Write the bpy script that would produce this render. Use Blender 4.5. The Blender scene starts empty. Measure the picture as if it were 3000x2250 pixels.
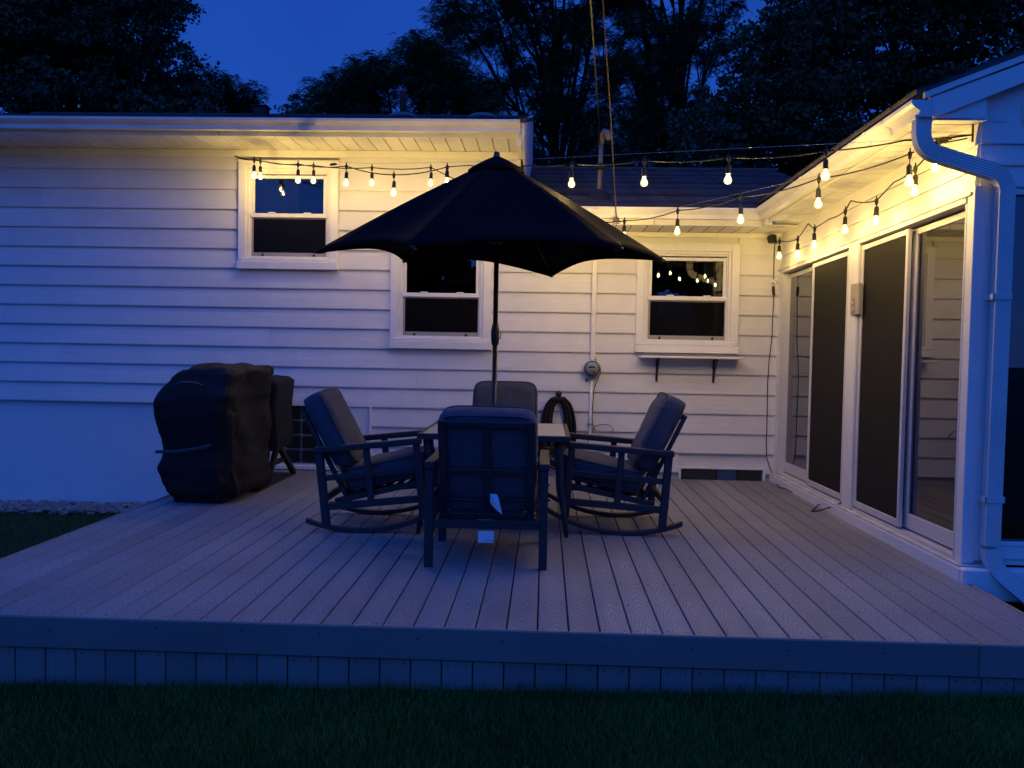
import bpy, math, random
import numpy as np
from mathutils import Matrix, Vector
random.seed(7); rng = np.random.default_rng(7)
sc = bpy.context.scene
PI = math.pi
# ---------------------------------------------------------------- camera
FPX = 2503.7
CAMP = np.array([0.0, -8.8765, 1.2893])
def cam_axes(yaw=-.0378, pitch=.0384, roll=.0177):
    cy, sy = math.cos(yaw), math.sin(yaw); cp, sp = math.cos(pitch), math.sin(pitch)
    f = np.array([sy*cp, cy*cp, -sp]); r = np.array([cy, -sy, 0.]); u = np.cross(r, f)
    c, s = math.cos(roll), math.sin(roll)
    return c*r+s*u, -s*r+c*u, f
AR, AU, AF = cam_axes()
cd = bpy.data.cameras.new('camera'); cam = bpy.data.objects.new('camera', cd); sc.collection.objects.link(cam)
cd.sensor_width = 36; cd.lens = FPX/3000*36; cd.clip_start = .05; cd.clip_end = 500
cam.matrix_world = Matrix(((AR[0], AU[0], -AF[0], CAMP[0]), (AR[1], AU[1], -AF[1], CAMP[1]), (AR[2], AU[2], -AF[2], CAMP[2]), (0, 0, 0, 1)))
sc.camera = cam
# ---------------------------------------------------------------- dusk sky
w = bpy.data.worlds.new('World'); sc.world = w; w.use_nodes = True
wn = w.node_tree; wn.nodes.clear()
sky = wn.nodes.new('ShaderNodeTexSky'); sky.sky_type = 'NISHITA'; sky.sun_disc = False
sky.sun_elevation = math.radians(4.0); sky.sun_rotation = math.radians(190); sky.ozone_density = 3; sky.air_density = 1.0; sky.dust_density = .3
tint = wn.nodes.new('ShaderNodeMix'); tint.data_type = 'RGBA'; tint.blend_type = 'MULTIPLY'; tint.inputs[0].default_value = 1
tint.inputs[7].default_value = (.118, .292, 1.0, 1)
bg = wn.nodes.new('ShaderNodeBackground'); bg.inputs[1].default_value = .15
wo = wn.nodes.new('ShaderNodeOutputWorld')
even = wn.nodes.new('ShaderNodeMix'); even.data_type = 'RGBA'; even.inputs[0].default_value = .68   # thin even dusk cloud over the clear sky
even.inputs[7].default_value = (.079, .475, 3.0, 1)
wtc = wn.nodes.new('ShaderNodeTexCoord'); wnz = wn.nodes.new('ShaderNodeTexNoise'); wnz.inputs['Scale'].default_value = 3.2; wnz.inputs['Detail'].default_value = 4
wmr = wn.nodes.new('ShaderNodeMapRange'); wmr.inputs[1].default_value = .3; wmr.inputs[2].default_value = .7; wmr.inputs[3].default_value = .50; wmr.inputs[4].default_value = .84
wn.links.new(wtc.outputs['Generated'], wnz.inputs['Vector']); wn.links.new(wnz.outputs['Fac'], wmr.inputs[0]); wn.links.new(wmr.outputs[0], even.inputs[0])
wn.links.new(sky.outputs[0], tint.inputs[6]); wn.links.new(tint.outputs[2], even.inputs[6]); wm2 = wn.nodes.new('ShaderNodeMapRange'); wm2.inputs[1].default_value = .3; wm2.inputs[2].default_value = .7; wm2.inputs[3].default_value = .93; wm2.inputs[4].default_value = 1.12
wsc = wn.nodes.new('ShaderNodeVectorMath'); wsc.operation = 'SCALE'; wn.links.new(wnz.outputs['Fac'], wm2.inputs[0]); wn.links.new(wm2.outputs[0], wsc.inputs['Scale'])
wn.links.new(even.outputs[2], wsc.inputs[0]); wn.links.new(wsc.outputs[0], bg.inputs[0]); wn.links.new(bg.outputs[0], wo.inputs[0])
sl = bpy.data.lights.new('afterglow', 'SUN'); sl.energy = 1.38; sl.angle = math.radians(110); sl.color = (.030, .175, 1.0)
so = bpy.data.objects.new('afterglow', sl); sc.collection.objects.link(so); so.rotation_euler = (math.radians(35), 0, math.radians(-12))
sc.view_settings.view_transform = 'Standard'; sc.view_settings.look = 'None'; sc.view_settings.exposure = 0; sc.view_settings.gamma = 1
sc.view_settings.use_curve_mapping = False
sc.render.engine = 'CYCLES'
cy = sc.cycles; cy.use_denoising = True; cy.use_light_tree = True; cy.max_bounces = 8; cy.diffuse_bounces = 5; cy.glossy_bounces = 4
cy.transparent_max_bounces = 16; cy.sample_clamp_indirect = 4; cy.caustics_reflective = False; cy.caustics_refractive = False
BULB_CORE = 5200.0
# ---------------------------------------------------------------- pixel -> place (measuring the photograph)
def ray(p):
    return AR*((p[0]-1500)/FPX) - AU*((p[1]-1125)/FPX) + AF
def PAX(p, ax, v):
    d = ray(p); t = (v-CAMP[ax])/d[ax]; return CAMP+t*d
def PX(p, X): return PAX(p, 0, X)
def PY(p, Y): return PAX(p, 1, Y)
def PZ(p, Z): return PAX(p, 2, Z)
def PW(p, face):                       # hit the slightly skewed wing wall
    x = face
    for _ in range(6):
        q = PX(p, x); x = face-.022*q[1]
    return q
def PV(p, A, B):                       # hit the vertical plane through two plan points
    n = np.array([-(B[1]-A[1]), B[0]-A[0], 0.]); d = ray(p)
    t = np.dot(np.array([A[0], A[1], 0])-CAMP, n)/np.dot(d, n); return CAMP+t*d
def cr(ox, oy, s): return lambda x, y: (ox+x/s, oy+y/s)
c4 = cr(600, 350, 2.765); c5 = cr(1600, 450, 2.765); c3 = cr(2000, 0, 2.212); c6 = cr(2250, 600, 4.74)
def zat(x, y, py):                     # height of the point above (x, y) seen at image row py
    z = 2.0
    for _ in range(8):
        def row(z):
            q = np.array([x, y, z])-CAMP; return 1125-FPX*np.dot(q, AU)/np.dot(q, AF)
        r0 = row(z); r1 = row(z+.01); z += (py-r0)/((r1-r0)/.01)
    return z
# ---------------------------------------------------------------- materials
def mat(name, col, rough=.6, spec=.4, metal=0, bump=None, var=None, var_scale=3, sheen=0, coat=0):
    """col base colour; var = (second colour, amount) mixed by noise; bump = (scale, strength)"""
    m = bpy.data.materials.new(name); m.use_nodes = True; nt = m.node_tree; b = nt.nodes['Principled BSDF']
    b.inputs['Base Color'].default_value = (*col, 1); b.inputs['Roughness'].default_value = rough
    b.inputs['Specular IOR Level'].default_value = spec; b.inputs['Metallic'].default_value = metal
    if sheen: b.inputs['Sheen Weight'].default_value = sheen
    if coat: b.inputs['Coat Weight'].default_value = coat
    tc = nt.nodes.new('ShaderNodeTexCoord')
    if var:
        n = nt.nodes.new('ShaderNodeTexNoise'); n.inputs['Scale'].default_value = var_scale; n.inputs['Detail'].default_value = 6; n.inputs['Roughness'].default_value = .65
        nt.links.new(tc.outputs['Object'], n.inputs['Vector'])
        mp = nt.nodes.new('ShaderNodeMapRange'); mp.inputs[1].default_value = .35; mp.inputs[2].default_value = .7; mp.inputs[4].default_value = var[1]
        nt.links.new(n.outputs['Fac'], mp.inputs[0])
        mx = nt.nodes.new('ShaderNodeMix'); mx.data_type = 'RGBA'; mx.inputs[6].default_value = (*col, 1); mx.inputs[7].default_value = (*var[0], 1)
        nt.links.new(mp.outputs[0], mx.inputs[0]); nt.links.new(mx.outputs[2], b.inputs['Base Color'])
        m['mixout'] = mx.name
    if bump:
        n2 = nt.nodes.new('ShaderNodeTexNoise'); n2.inputs['Scale'].default_value = bump[0]; n2.inputs['Detail'].default_value = 4
        src = tc.outputs['Object']
        if len(bump) > 2:
            mpn = nt.nodes.new('ShaderNodeMapping'); mpn.inputs['Scale'].default_value = bump[2]; nt.links.new(src, mpn.inputs[0]); src = mpn.outputs[0]
        nt.links.new(src, n2.inputs['Vector'])
        bp = nt.nodes.new('ShaderNodeBump'); bp.inputs['Strength'].default_value = bump[1]; bp.inputs['Distance'].default_value = .01
        nt.links.new(n2.outputs['Fac'], bp.inputs['Height']); nt.links.new(bp.outputs[0], b.inputs['Normal'])
    return m
M = {}
M['siding'] = mat('vinyl_siding', (.72, .71, .67), .55, .3, bump=(9, .35, (.25, 1, 3)), var=((.60, .585, .54), .5), var_scale=3.4)
M['trim'] = mat('white_trim', (.78, .77, .74), .45, .4, var=((.66, .64, .59), .5), var_scale=5)
M['gutter'] = mat('gutter_paint', (.70, .69, .66), .4, .45, var=((.50, .49, .45), .6), var_scale=3.5)
M['soffit'] = mat('soffit_vinyl', (.72, .70, .64), .5, .35, var=((.62, .60, .54), .4), var_scale=4)
M['foundation'] = mat('painted_masonry', (.70, .70, .68), .8, .2, bump=(40, .35), var=((.6, .6, .58), .5), var_scale=4)
M['frame'] = mat('chair_metal', (.024, .025, .029), .5, .35, bump=(120, .08), var=((.036, .036, .04), .5), var_scale=9)
M['fabric'] = mat('cushion_fabric', (.072, .078, .096), .95, .1, bump=(17, .9), var=((.050, .056, .072), .8), var_scale=7, sheen=.15)
M['canopy'] = mat('umbrella_cloth', (.0055, .0062, .0090), .9, .05, bump=(7, .4), var=((.008, .0088, .012), .6), var_scale=5)
M['pole'] = mat('umbrella_pole', (.02, .021, .026), .35, .5)
M['black'] = mat('black_plastic', (.012, .012, .013), .45, .4)
M['rubber'] = mat('black_cable', (.016, .015, .015), .6, .3)
M['cover'] = mat('grill_cover_cloth', (.014, .0125, .012), .7, .2, bump=(9, .4), var=((.010, .009, .009), .8), var_scale=4)
M['strap'] = mat('cover_strap', (.055, .055, .065), .6, .3)
M['tabletop'] = mat('table_top', (.46, .44, .40), .35, .5, var=((.38, .36, .33), .5), var_scale=8)
M['screen'] = mat('insect_screen', (.013, .012, .010), .8, .2, bump=(260, .2), var=((.020, .018, .015), .6), var_scale=6)
M['screenframe'] = mat('screen_frame_grey', (.30, .29, .28), .5, .4)
M['alu'] = mat('door_aluminium', (.62, .60, .57), .4, .5, var=((.5, .48, .45), .4), var_scale=6)
M['sill'] = mat('worn_sill_paint', (.72, .69, .62), .6, .3, bump=(20, .4), var=((.36, .32, .27), .75), var_scale=6)
M['shingle'] = mat('asphalt_shingle', (.090, .088, .092), .9, .15, bump=(60, .6), var=((.040, .040, .045), .9), var_scale=9)
M['pebble'] = mat('river_pebble', (.30, .28, .26), .7, .3, bump=(20, .3), var=((.13, .12, .115), .9), var_scale=2.5)
M['soil'] = mat('lawn_soil', (.030, .036, .018), .95, .1, bump=(8, .6), var=((.018, .026, .012), .8), var_scale=5)
M['bark'] = mat('tree_bark', (.018, .016, .014), .9, .1, bump=(20, .8))
M['dark'] = mat('dark_room', (.02, .019, .018), .9, .1)
M['curtain'] = mat('curtain_cloth', (.22, .21, .20), .9, .1, bump=(5, .8, (8, 1, .3)))
M['rope'] = mat('tan_cable', (.11, .085, .062), .8, .2)
M['mastmetal'] = mat('weathered_mast', (.20, .17, .14), .6, .4, var=((.10, .08, .06), .8), var_scale=8)
M['boot'] = mat('rubber_boot', (.03, .028, .026), .7, .3)
M['metergrey'] = mat('meter_grey', (.40, .40, .40), .35, .5)
M['meterdark'] = mat('dull_vent_metal', (.13, .13, .135), .5, .4)
M['meterface'] = mat('meter_face', (.50, .50, .47), .4, .5)
M['lcd'] = mat('meter_display', (.05, .07, .07), .2, .5)
M['sticker'] = mat('blue_tag', (.05, .10, .22), .5, .4)
M['paper'] = mat('paper_tag', (.72, .73, .74), .7, .2)
M['print'] = mat('tag_print', (.10, .10, .12), .7, .2)
M['plaque'] = mat('stone_plaque', (.40, .35, .28), .8, .2, bump=(30, .4), var=((.30, .26, .20), .6), var_scale=9)
M['steel'] = mat('zinc_steel', (.35, .35, .36), .35, .5, metal=.8)
M['woodbase'] = mat('dark_stained_wood', (.030, .026, .024), .7, .3, bump=(10, .4))
def leafmat(name, c1, c2):
    m = mat(name, c1, .6, .3, var=(c2, 1), var_scale=.9); b = m.node_tree.nodes['Principled BSDF']
    return m
M['leaf_locust'] = leafmat('locust_leaves', (.125, .190, .110), (.06, .105, .055))
M['leaf_maple'] = leafmat('maple_leaves', (.040, .072, .034), (.022, .040, .018))
M['leaf_far'] = leafmat('far_leaves', (.06, .10, .055), (.03, .055, .03))
M['grass'] = leafmat('grass_blades', (.075, .150, .018), (.030, .070, .010))
def objvary(mname, amt):
    nt = M[mname].node_tree; b = nt.nodes['Principled BSDF']; lk = b.inputs['Base Color'].links[0]; src = lk.from_socket
    oi = nt.nodes.new('ShaderNodeObjectInfo'); mr = nt.nodes.new('ShaderNodeMapRange'); mr.inputs[3].default_value = 1-amt; mr.inputs[4].default_value = 1+amt
    vm = nt.nodes.new('ShaderNodeVectorMath'); vm.operation = 'SCALE'; nt.links.new(oi.outputs['Random'], mr.inputs[0]); nt.links.new(src, vm.inputs[0]); nt.links.new(mr.outputs[0], vm.inputs['Scale']); nt.links.new(vm.outputs[0], b.inputs['Base Color'])
objvary('shingle', .45); objvary('siding', .035); objvary('soffit', .06)
# glass pane: reflection over a dim see-through
def glassmat(name, tr, ior=1.75, tintc=(.8, .85, .85)):
    m = bpy.data.materials.new(name); m.use_nodes = True; nt = m.node_tree; nt.nodes.clear()
    o = nt.nodes.new('ShaderNodeOutputMaterial'); mx = nt.nodes.new('ShaderNodeMixShader'); fr = nt.nodes.new('ShaderNodeFresnel'); fr.inputs[0].default_value = ior
    g = nt.nodes.new('ShaderNodeBsdfGlossy'); g.inputs['Roughness'].default_value = .0; g.inputs[0].default_value = (.95, .96, 1, 1)
    t = nt.nodes.new('ShaderNodeBsdfTransparent'); t.inputs[0].default_value = tuple(tr*c for c in tintc)+(1,)
    tcn = nt.nodes.new('ShaderNodeTexCoord'); nz = nt.nodes.new('ShaderNodeTexNoise'); nz.inputs['Scale'].default_value = 1.7
    bp = nt.nodes.new('ShaderNodeBump'); bp.inputs['Strength'].default_value = .05; bp.inputs['Distance'].default_value = .004
    nt.links.new(tcn.outputs['Object'], nz.inputs['Vector']); nt.links.new(nz.outputs['Fac'], bp.inputs['Height']); nt.links.new(bp.outputs[0], g.inputs['Normal'])
    nt.links.new(fr.outputs[0], mx.inputs[0]); nt.links.new(t.outputs[0], mx.inputs[1]); nt.links.new(g.outputs[0], mx.inputs[2]); nt.links.new(mx.outputs[0], o.inputs[0])
    return m
def meshmat(name, op, col):
    m = bpy.data.materials.new(name); m.use_nodes = True; nt = m.node_tree; nt.nodes.clear()
    o = nt.nodes.new('ShaderNodeOutputMaterial'); mx = nt.nodes.new('ShaderNodeMixShader'); d = nt.nodes.new('ShaderNodeBsdfDiffuse'); d.inputs[0].default_value = (*col, 1)
    t = nt.nodes.new('ShaderNodeBsdfTransparent'); mx.inputs[0].default_value = op; nt.links.new(t.outputs[0], mx.inputs[1]); nt.links.new(d.outputs[0], mx.inputs[2]); nt.links.new(mx.outputs[0], o.inputs[0]); return m
M['flyscreen'] = meshmat('fly_screen', .55, (.010, .010, .012))
M['glass'] = glassmat('window_glass', .55)
M['doorglass'] = glassmat('door_glass', .35, 2.7)
M['meterglass'] = glassmat('meter_glass', .9, 1.45)
M['blockglass'] = mat('glass_block_face', (.02, .022, .025), .12, .6, bump=(14, .5))
M['mortar'] = mat('block_mortar', (.30, .30, .31), .7, .3)
# deck composite: embossed cathedral grain
def deckmat(name, base, dark, amp):
    m = bpy.data.materials.new(name); m.use_nodes = True; nt = m.node_tree; N = nt.nodes.new; L = nt.links.new; b = nt.nodes['Principled BSDF']
    tc = N('ShaderNodeTexCoord'); oi = N('ShaderNodeObjectInfo'); sp = N('ShaderNodeSeparateXYZ'); L(tc.outputs['Object'], sp.inputs[0])
    def math_(op, a, bb=None):
        n = N('ShaderNodeMath'); n.operation = op
        for i, v in enumerate((a, bb)):
            if v is None: continue
            if isinstance(v, (int, float)): n.inputs[i].default_value = v
            else: L(v, n.inputs[i])
        return n.outputs[0]
    rnd = math_('MULTIPLY', oi.outputs['Random'], 37.0)
    cb = N('ShaderNodeCombineXYZ'); L(math_('MULTIPLY', sp.outputs[0], 9.0), cb.inputs[0]); L(math_('MULTIPLY', sp.outputs[1], 1.7), cb.inputs[1]); L(rnd, cb.inputs[2])
    nz = N('ShaderNodeTexNoise'); nz.inputs['Scale'].default_value = 1.0; nz.inputs['Detail'].default_value = 3; L(cb.outputs[0], nz.inputs['Vector'])
    x2 = math_('POWER', math_('ABSOLUTE', math_('SUBTRACT', sp.outputs[0], math_('MULTIPLY', math_('SUBTRACT', oi.outputs['Random'], .5), .05))), 1.6)
    f = math_('ADD', math_('ADD', math_('MULTIPLY', x2, 400.0), math_('MULTIPLY', sp.outputs[1], 14.0)), math_('MULTIPLY', nz.outputs['Fac'], 7.0))
    ph = math_('MULTIPLY', math_('ADD', f, rnd), 6.2722)
    s = math_('SINE', ph); s01 = math_('POWER', math_('ADD', math_('MULTIPLY', s, .5), .5), 1.5)
    cb2 = N('ShaderNodeCombineXYZ'); L(math_('MULTIPLY', sp.outputs[0], 160.0), cb2.inputs[0]); L(math_('MULTIPLY', sp.outputs[1], 3.0), cb2.inputs[1]); L(rnd, cb2.inputs[2])
    fine = N('ShaderNodeTexNoise'); fine.inputs['Scale'].default_value = 1; fine.inputs['Detail'].default_value = 2; L(cb2.outputs[0], fine.inputs['Vector'])
    mx = N('ShaderNodeMix'); mx.data_type = 'RGBA'; mx.inputs[6].default_value = (*dark, 1); mx.inputs[7].default_value = (*base, 1); L(math_('ADD', math_('MULTIPLY', s01, .75), math_('MULTIPLY', fine.outputs['Fac'], .25)), mx.inputs[0])
    pz = N('ShaderNodeTexNoise'); pz.inputs['Scale'].default_value = 1.6; pz.inputs['Detail'].default_value = 5
    gm = N('ShaderNodeNewGeometry'); L(gm.outputs['Position'], pz.inputs['Vector'])
    br = N('ShaderNodeMapRange'); br.inputs[1].default_value = .3; br.inputs[2].default_value = .7; br.inputs[3].default_value = .86; br.inputs[4].default_value = 1.08; L(pz.outputs['Fac'], br.inputs[0])
    rr = math_('MULTIPLY', br.outputs[0], math_('ADD', math_('MULTIPLY', oi.outputs['Random'], .24), .88))
    m2 = N('ShaderNodeVectorMath'); m2.operation = 'SCALE'; L(mx.outputs[2], m2.inputs[0]); L(rr, m2.inputs['Scale']); L(m2.outputs[0], b.inputs['Base Color'])
    bp = N('ShaderNodeBump'); bp.inputs['Strength'].default_value = amp; bp.inputs['Distance'].default_value = .0012; L(s01, bp.inputs['Height']); L(bp.outputs[0], b.inputs['Normal'])
    b.inputs['Roughness'].default_value = .55; b.inputs['Specular IOR Level'].default_value = .4
    return m
M['deck'] = deckmat('composite_deck', (.308, .303, .298), (.202, .198, .195), 1.0)
M['fascia'] = deckmat('composite_fascia', (.240, .215, .190), (.215, .192, .170), .3)
def emis(name, col, st, tr=0.0):
    m = bpy.data.materials.new(name); m.use_nodes = True; nt = m.node_tree; nt.nodes.clear()
    o = nt.nodes.new('ShaderNodeOutputMaterial'); e = nt.nodes.new('ShaderNodeEmission'); e.inputs[0].default_value = (*col, 1); e.inputs[1].default_value = st
    if tr:
        mx = nt.nodes.new('ShaderNodeMixShader'); t = nt.nodes.new('ShaderNodeBsdfTransparent'); mx.inputs[0].default_value = 1-tr
        nt.links.new(t.outputs[0], mx.inputs[1]); nt.links.new(e.outputs[0], mx.inputs[2]); nt.links.new(mx.outputs[0], o.inputs[0])
    else: nt.links.new(e.outputs[0], o.inputs[0])
    return m
M['filament'] = emis('glowing_filament', (1.0, .66, .17), BULB_CORE)
M['bulbglass'] = emis('glowing_bulb_glass', (1.0, .80, .36), 2.6, .45)
# ---------------------------------------------------------------- mesh builder
ORI = {}
class MB:
    def __init__(s): s.v = []; s.f = []; s.sm = []
    def add(s, vs, fs, smooth=False):
        o = len(s.v); s.v += [tuple(map(float, v)) for v in vs]; s.f += [tuple(i+o for i in f) for f in fs]; s.sm += [smooth]*len(fs); return s
    def box(s, a, b, ch=0.0):
        x0, y0, z0 = a; x1, y1, z1 = b
        return s.obox(((x0+x1)/2, (y0+y1)/2, (z0+z1)/2), (abs(x1-x0), abs(y1-y0), abs(z1-z0)), Matrix.Identity(3), ch)
    def obox(s, c, d, R, ch=0.0):
        hx, hy, hz = d[0]/2, d[1]/2, d[2]/2; c = Vector(c); ch = min(ch, hx*.6, hy*.6, hz*.6)
        if ch <= 0:
            vs = [R@Vector((sx*hx, sy*hy, sz*hz))+c for sx in (-1, 1) for sy in (-1, 1) for sz in (-1, 1)]
            return s.add(vs, [(0, 1, 3, 2), (4, 6, 7, 5), (0, 4, 5, 1), (2, 3, 7, 6), (0, 2, 6, 4), (1, 5, 7, 3)])
        vs = []; ix = {}
        for sx in (-1, 1):
            for sy in (-1, 1):
                for sz in (-1, 1):
                    for k in range(3):
                        p = [sx*(hx-ch), sy*(hy-ch), sz*(hz-ch)]; p[k] += (sx, sy, sz)[k]*ch
                        ix[(sx, sy, sz, k)] = len(vs); vs.append(R@Vector(p)+c)
        fs = []
        S = (-1, 1)
        for k, (a, b) in enumerate(((1, 2), (2, 0), (0, 1))):
            for sg in S:
                q = []
                for sa, sb in ((-1, -1), (1, -1), (1, 1), (-1, 1)):
                    t = [0, 0, 0]; t[k] = sg; t[a] = sa; t[b] = sb; q.append(ix[(*t, k)])
                fs.append(tuple(q if sg > 0 else q[::-1]))
        for k, (a, b) in enumerate(((1, 2), (2, 0), (0, 1))):      # edges along axis k
            for sa in S:
                for sb in S:
                    t0 = [0, 0, 0]; t0[a] = sa; t0[b] = sb; t1 = list(t0); t0[k] = -1; t1[k] = 1
                    q = (ix[(*t0, a)], ix[(*t1, a)], ix[(*t1, b)], ix[(*t0, b)])
                    fs.append(q if sa*sb < 0 else q[::-1])
        for sx in S:
            for sy in S:
                for sz in S:
                    q = (ix[(sx, sy, sz, 0)], ix[(sx, sy, sz, 1)], ix[(sx, sy, sz, 2)])
                    fs.append(q if sx*sy*sz > 0 else q[::-1])
        return s.add(vs, fs)
    def bar(s, p, q, wd, ht, up=(0, 1, 0), ch=.004):
        """beam p->q; wd measured along `up` axis hint, ht across"""
        p = Vector(p); q = Vector(q); d = (q-p); L = d.length; d.normalize(); u = Vector(up); u = (u-d*u.dot(d)).normalized(); n = d.cross(u)
        R = Matrix((d, u, n)).transposed(); return s.obox((p+q)/2, (L, wd, ht), R, ch)
    def tube(s, pts, r, n=8, cap=True, smooth=True, ell=None, close=False):
        pts = [Vector(p) for p in pts]; m = len(pts); rs = r if hasattr(r, '__len__') else [r]*m
        t0 = (pts[1]-pts[0]).normalized(); u = Vector((0, 0, 1)) if abs(t0.z) < .9 else Vector((1, 0, 0)); u = (u-t0*u.dot(t0)).normalized()
        vs = []
        for i in range(m):
            if close: t = (pts[(i+1) % m]-pts[i-1]).normalized()
            else: t = (pts[min(i+1, m-1)]-pts[max(i-1, 0)]).normalized()
            u = (u-t*u.dot(t)).normalized(); v = t.cross(u)
            for k in range(n):
                a = 2*PI*k/n; vs.append(pts[i]+(u*math.cos(a)*(ell[0] if ell else 1)+v*math.sin(a)*(ell[1] if ell else 1))*rs[i])
        fs = []
        for i in range(m if close else m-1):
            j = (i+1) % m
            for k in range(n): fs.append((i*n+k, i*n+(k+1) % n, j*n+(k+1) % n, j*n+k))
        if cap and not close: fs += [tuple(range(n))[::-1], tuple(range((m-1)*n, m*n))]
        return s.add(vs, fs, smooth)
    def lathe(s, c, prof, n=16, axis='z', smooth=True):
        c = Vector(c); vs = []; fs = []
        for r, h in prof:
            for k in range(n):
                a = 2*PI*k/n; x, y = r*math.cos(a), r*math.sin(a)
                vs.append(c+(Vector((x, y, h)) if axis == 'z' else Vector((x, h, y)) if axis == 'y' else Vector((h, x, y))))
        m = len(prof)
        for i in range(m-1):
            for k in range(n):
                q = (i*n+k, i*n+(k+1) % n, (i+1)*n+(k+1) % n, (i+1)*n+k); fs.append(q if axis != 'y' else q[::-1])
        fs += [tuple(range(n))[::-1], tuple(range((m-1)*n, m*n))]
        return s.add(vs, fs, smooth)
    def extr(s, prof, axis, a, b, smooth=False):
        """closed 2D profile pushed along an axis: 'x' -> prof (y,z); 'y' -> (x,z); 'z' -> (x,y); a,b may be callables giving offset"""
        def P(u, v, t): return {'x': (t, u, v), 'y': (u, t, v), 'z': (u, v, t)}[axis]
        n = len(prof); vs = [P(u, v, a) for u, v in prof]+[P(u, v, b) for u, v in prof]
        fs = [(i, (i+1) % n, n+(i+1) % n, n+i) for i in range(n)]+[tuple(range(n))[::-1], tuple(range(n, 2*n))]
        return s.add(vs, fs, smooth)
    def quad(s, a, b, c, d): return s.add((a, b, c, d), [(0, 1, 2, 3)])
    def xf(s, fn): s.v = [tuple(fn(v)) for v in s.v]; return s
    def build(s, name, m, parent=None, kind=None, label=None, origin=None):
        me = bpy.data.meshes.new(name); V = s.v
        o0 = Vector(origin) if origin is not None else Vector(ORI.get(parent.name, (0, 0, 0))) if parent else Vector((0, 0, 0))
        V = [(v[0]-o0.x, v[1]-o0.y, v[2]-o0.z) for v in V]
        me.from_pydata(V, [], s.f); me.polygons.foreach_set('use_smooth', s.sm); me.materials.append(M[m] if isinstance(m, str) else m)
        me.validate(); me.update()
        bm_fix(me)
        o = bpy.data.objects.new(name, me); sc.collection.objects.link(o)
        if parent: o.parent = parent
        if origin is not None:
            po = Vector(ORI.get(parent.name, (0, 0, 0))) if parent else Vector((0, 0, 0)); o.location = o0-po
        ORI[o.name] = tuple(o0)
        if kind: o['kind'] = kind
        if label: o['label'] = label
        return o
import bmesh
def bm_fix(me):
    bm = bmesh.new(); bm.from_mesh(me); bmesh.ops.recalc_face_normals(bm, faces=bm.faces); bm.to_mesh(me); bm.free()
def wing(x, u, z): return (x+.022*u, -u, z*(1+.0105*u) if z > 0 else z)
def wingv(v): return wing(v[0], -v[1], v[2])
def thing(name, label, cat, loc=(0, 0, 0), group=None):
    o = bpy.data.objects.new(name, None); sc.collection.objects.link(o); o.location = loc; o.empty_display_size = .1
    o['label'] = label; o['category'] = cat
    if group: o['group'] = group
    ORI[o.name] = tuple(loc); return o
def tag(o, label, cat, group=None):
    o['label'] = label; o['category'] = cat
    if group: o['group'] = group
    return o
def child_dup(o, parent, loc):
    c = o.copy(); sc.collection.objects.link(c); c.parent = parent; c.location = loc; return c
def fastmesh(name, V, F, m, parent=None, kind='stuff', loc=None):
    """numpy triangles / quads"""
    me = bpy.data.meshes.new(name); k = F.shape[1]
    me.vertices.add(len(V)); me.vertices.foreach_set('co', np.ascontiguousarray(V, dtype=np.float32).ravel())
    me.loops.add(F.size); me.loops.foreach_set('vertex_index', np.ascontiguousarray(F, dtype=np.int32).ravel())
    me.polygons.add(len(F)); me.polygons.foreach_set('loop_start', np.arange(0, F.size, k, dtype=np.int32)); me.polygons.foreach_set('loop_total', np.full(len(F), k, dtype=np.int32))
    me.update(calc_edges=True); me.materials.append(M[m])
    o = bpy.data.objects.new(name, me); sc.collection.objects.link(o)
    if parent: o.parent = parent
    if kind: o['kind'] = kind
    return o
# ================================================================ GROUND
def gz(x, y): return -.335+.02*np.clip(x, -12, 12)+.054*np.clip((-np.asarray(y)-2.2)/2.5, 0, 1)
mb = MB(); n = 40; xs = np.concatenate([np.linspace(-150, -14, 8), np.linspace(-12, 12, 25), np.linspace(14, 150, 8)]); ys = xs.copy()
vs = [(x, y, gz(x, y)) for x in xs for y in ys]; K = len(ys)
mb.add(vs, [(i*K+j, (i+1)*K+j, (i+1)*K+j+1, i*K+j+1) for i in range(len(xs)-1) for j in range(K-1)], True)
g = mb.build('ground', 'soil'); g['kind'] = 'structure'
def blades(n, x0, x1, y0, y1, hmin, hmax):
    x = rng.uniform(x0, x1, n); y = rng.uniform(y0, y1, n)
    clump = .5+.5*np.sin(x*5.1+np.sin(y*4.3)*2)*np.sin(y*6.7+np.sin(x*3.1)*2)
    h = rng.uniform(hmin, hmax, n)*(.75+.5*clump); a = rng.uniform(0, 2*PI, n); lean = rng.uniform(.1, .75, n)*h; b = rng.uniform(0, 2*PI, n); wd = rng.uniform(.0012, .0026, n)
    z = gz(x, y)-.005; dx, dy = np.cos(a)*wd, np.sin(a)*wd; lx, ly = np.cos(b)*lean, np.sin(b)*lean
    V = np.empty((n, 5, 3)); V[:, 0] = np.stack([x-dx, y-dy, z], 1); V[:, 1] = np.stack([x+dx, y+dy, z], 1)
    V[:, 2] = np.stack([x+dx*.8+lx*.35, y+dy*.8+ly*.35, z+h*.6], 1); V[:, 3] = np.stack([x-dx*.8+lx*.35, y-dy*.8+ly*.35, z+h*.6], 1)
    V[:, 4] = np.stack([x+lx, y+ly, z+h], 1)
    base = np.arange(n)[:, None]*5
    F = np.concatenate([base+np.array([0, 1, 2]), base+np.array([0, 2, 3]), base+np.array([3, 2, 4])], 1).reshape(-1, 3)
    return V.reshape(-1, 3), F
Vs = []; Fs = []; off = 0
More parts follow.
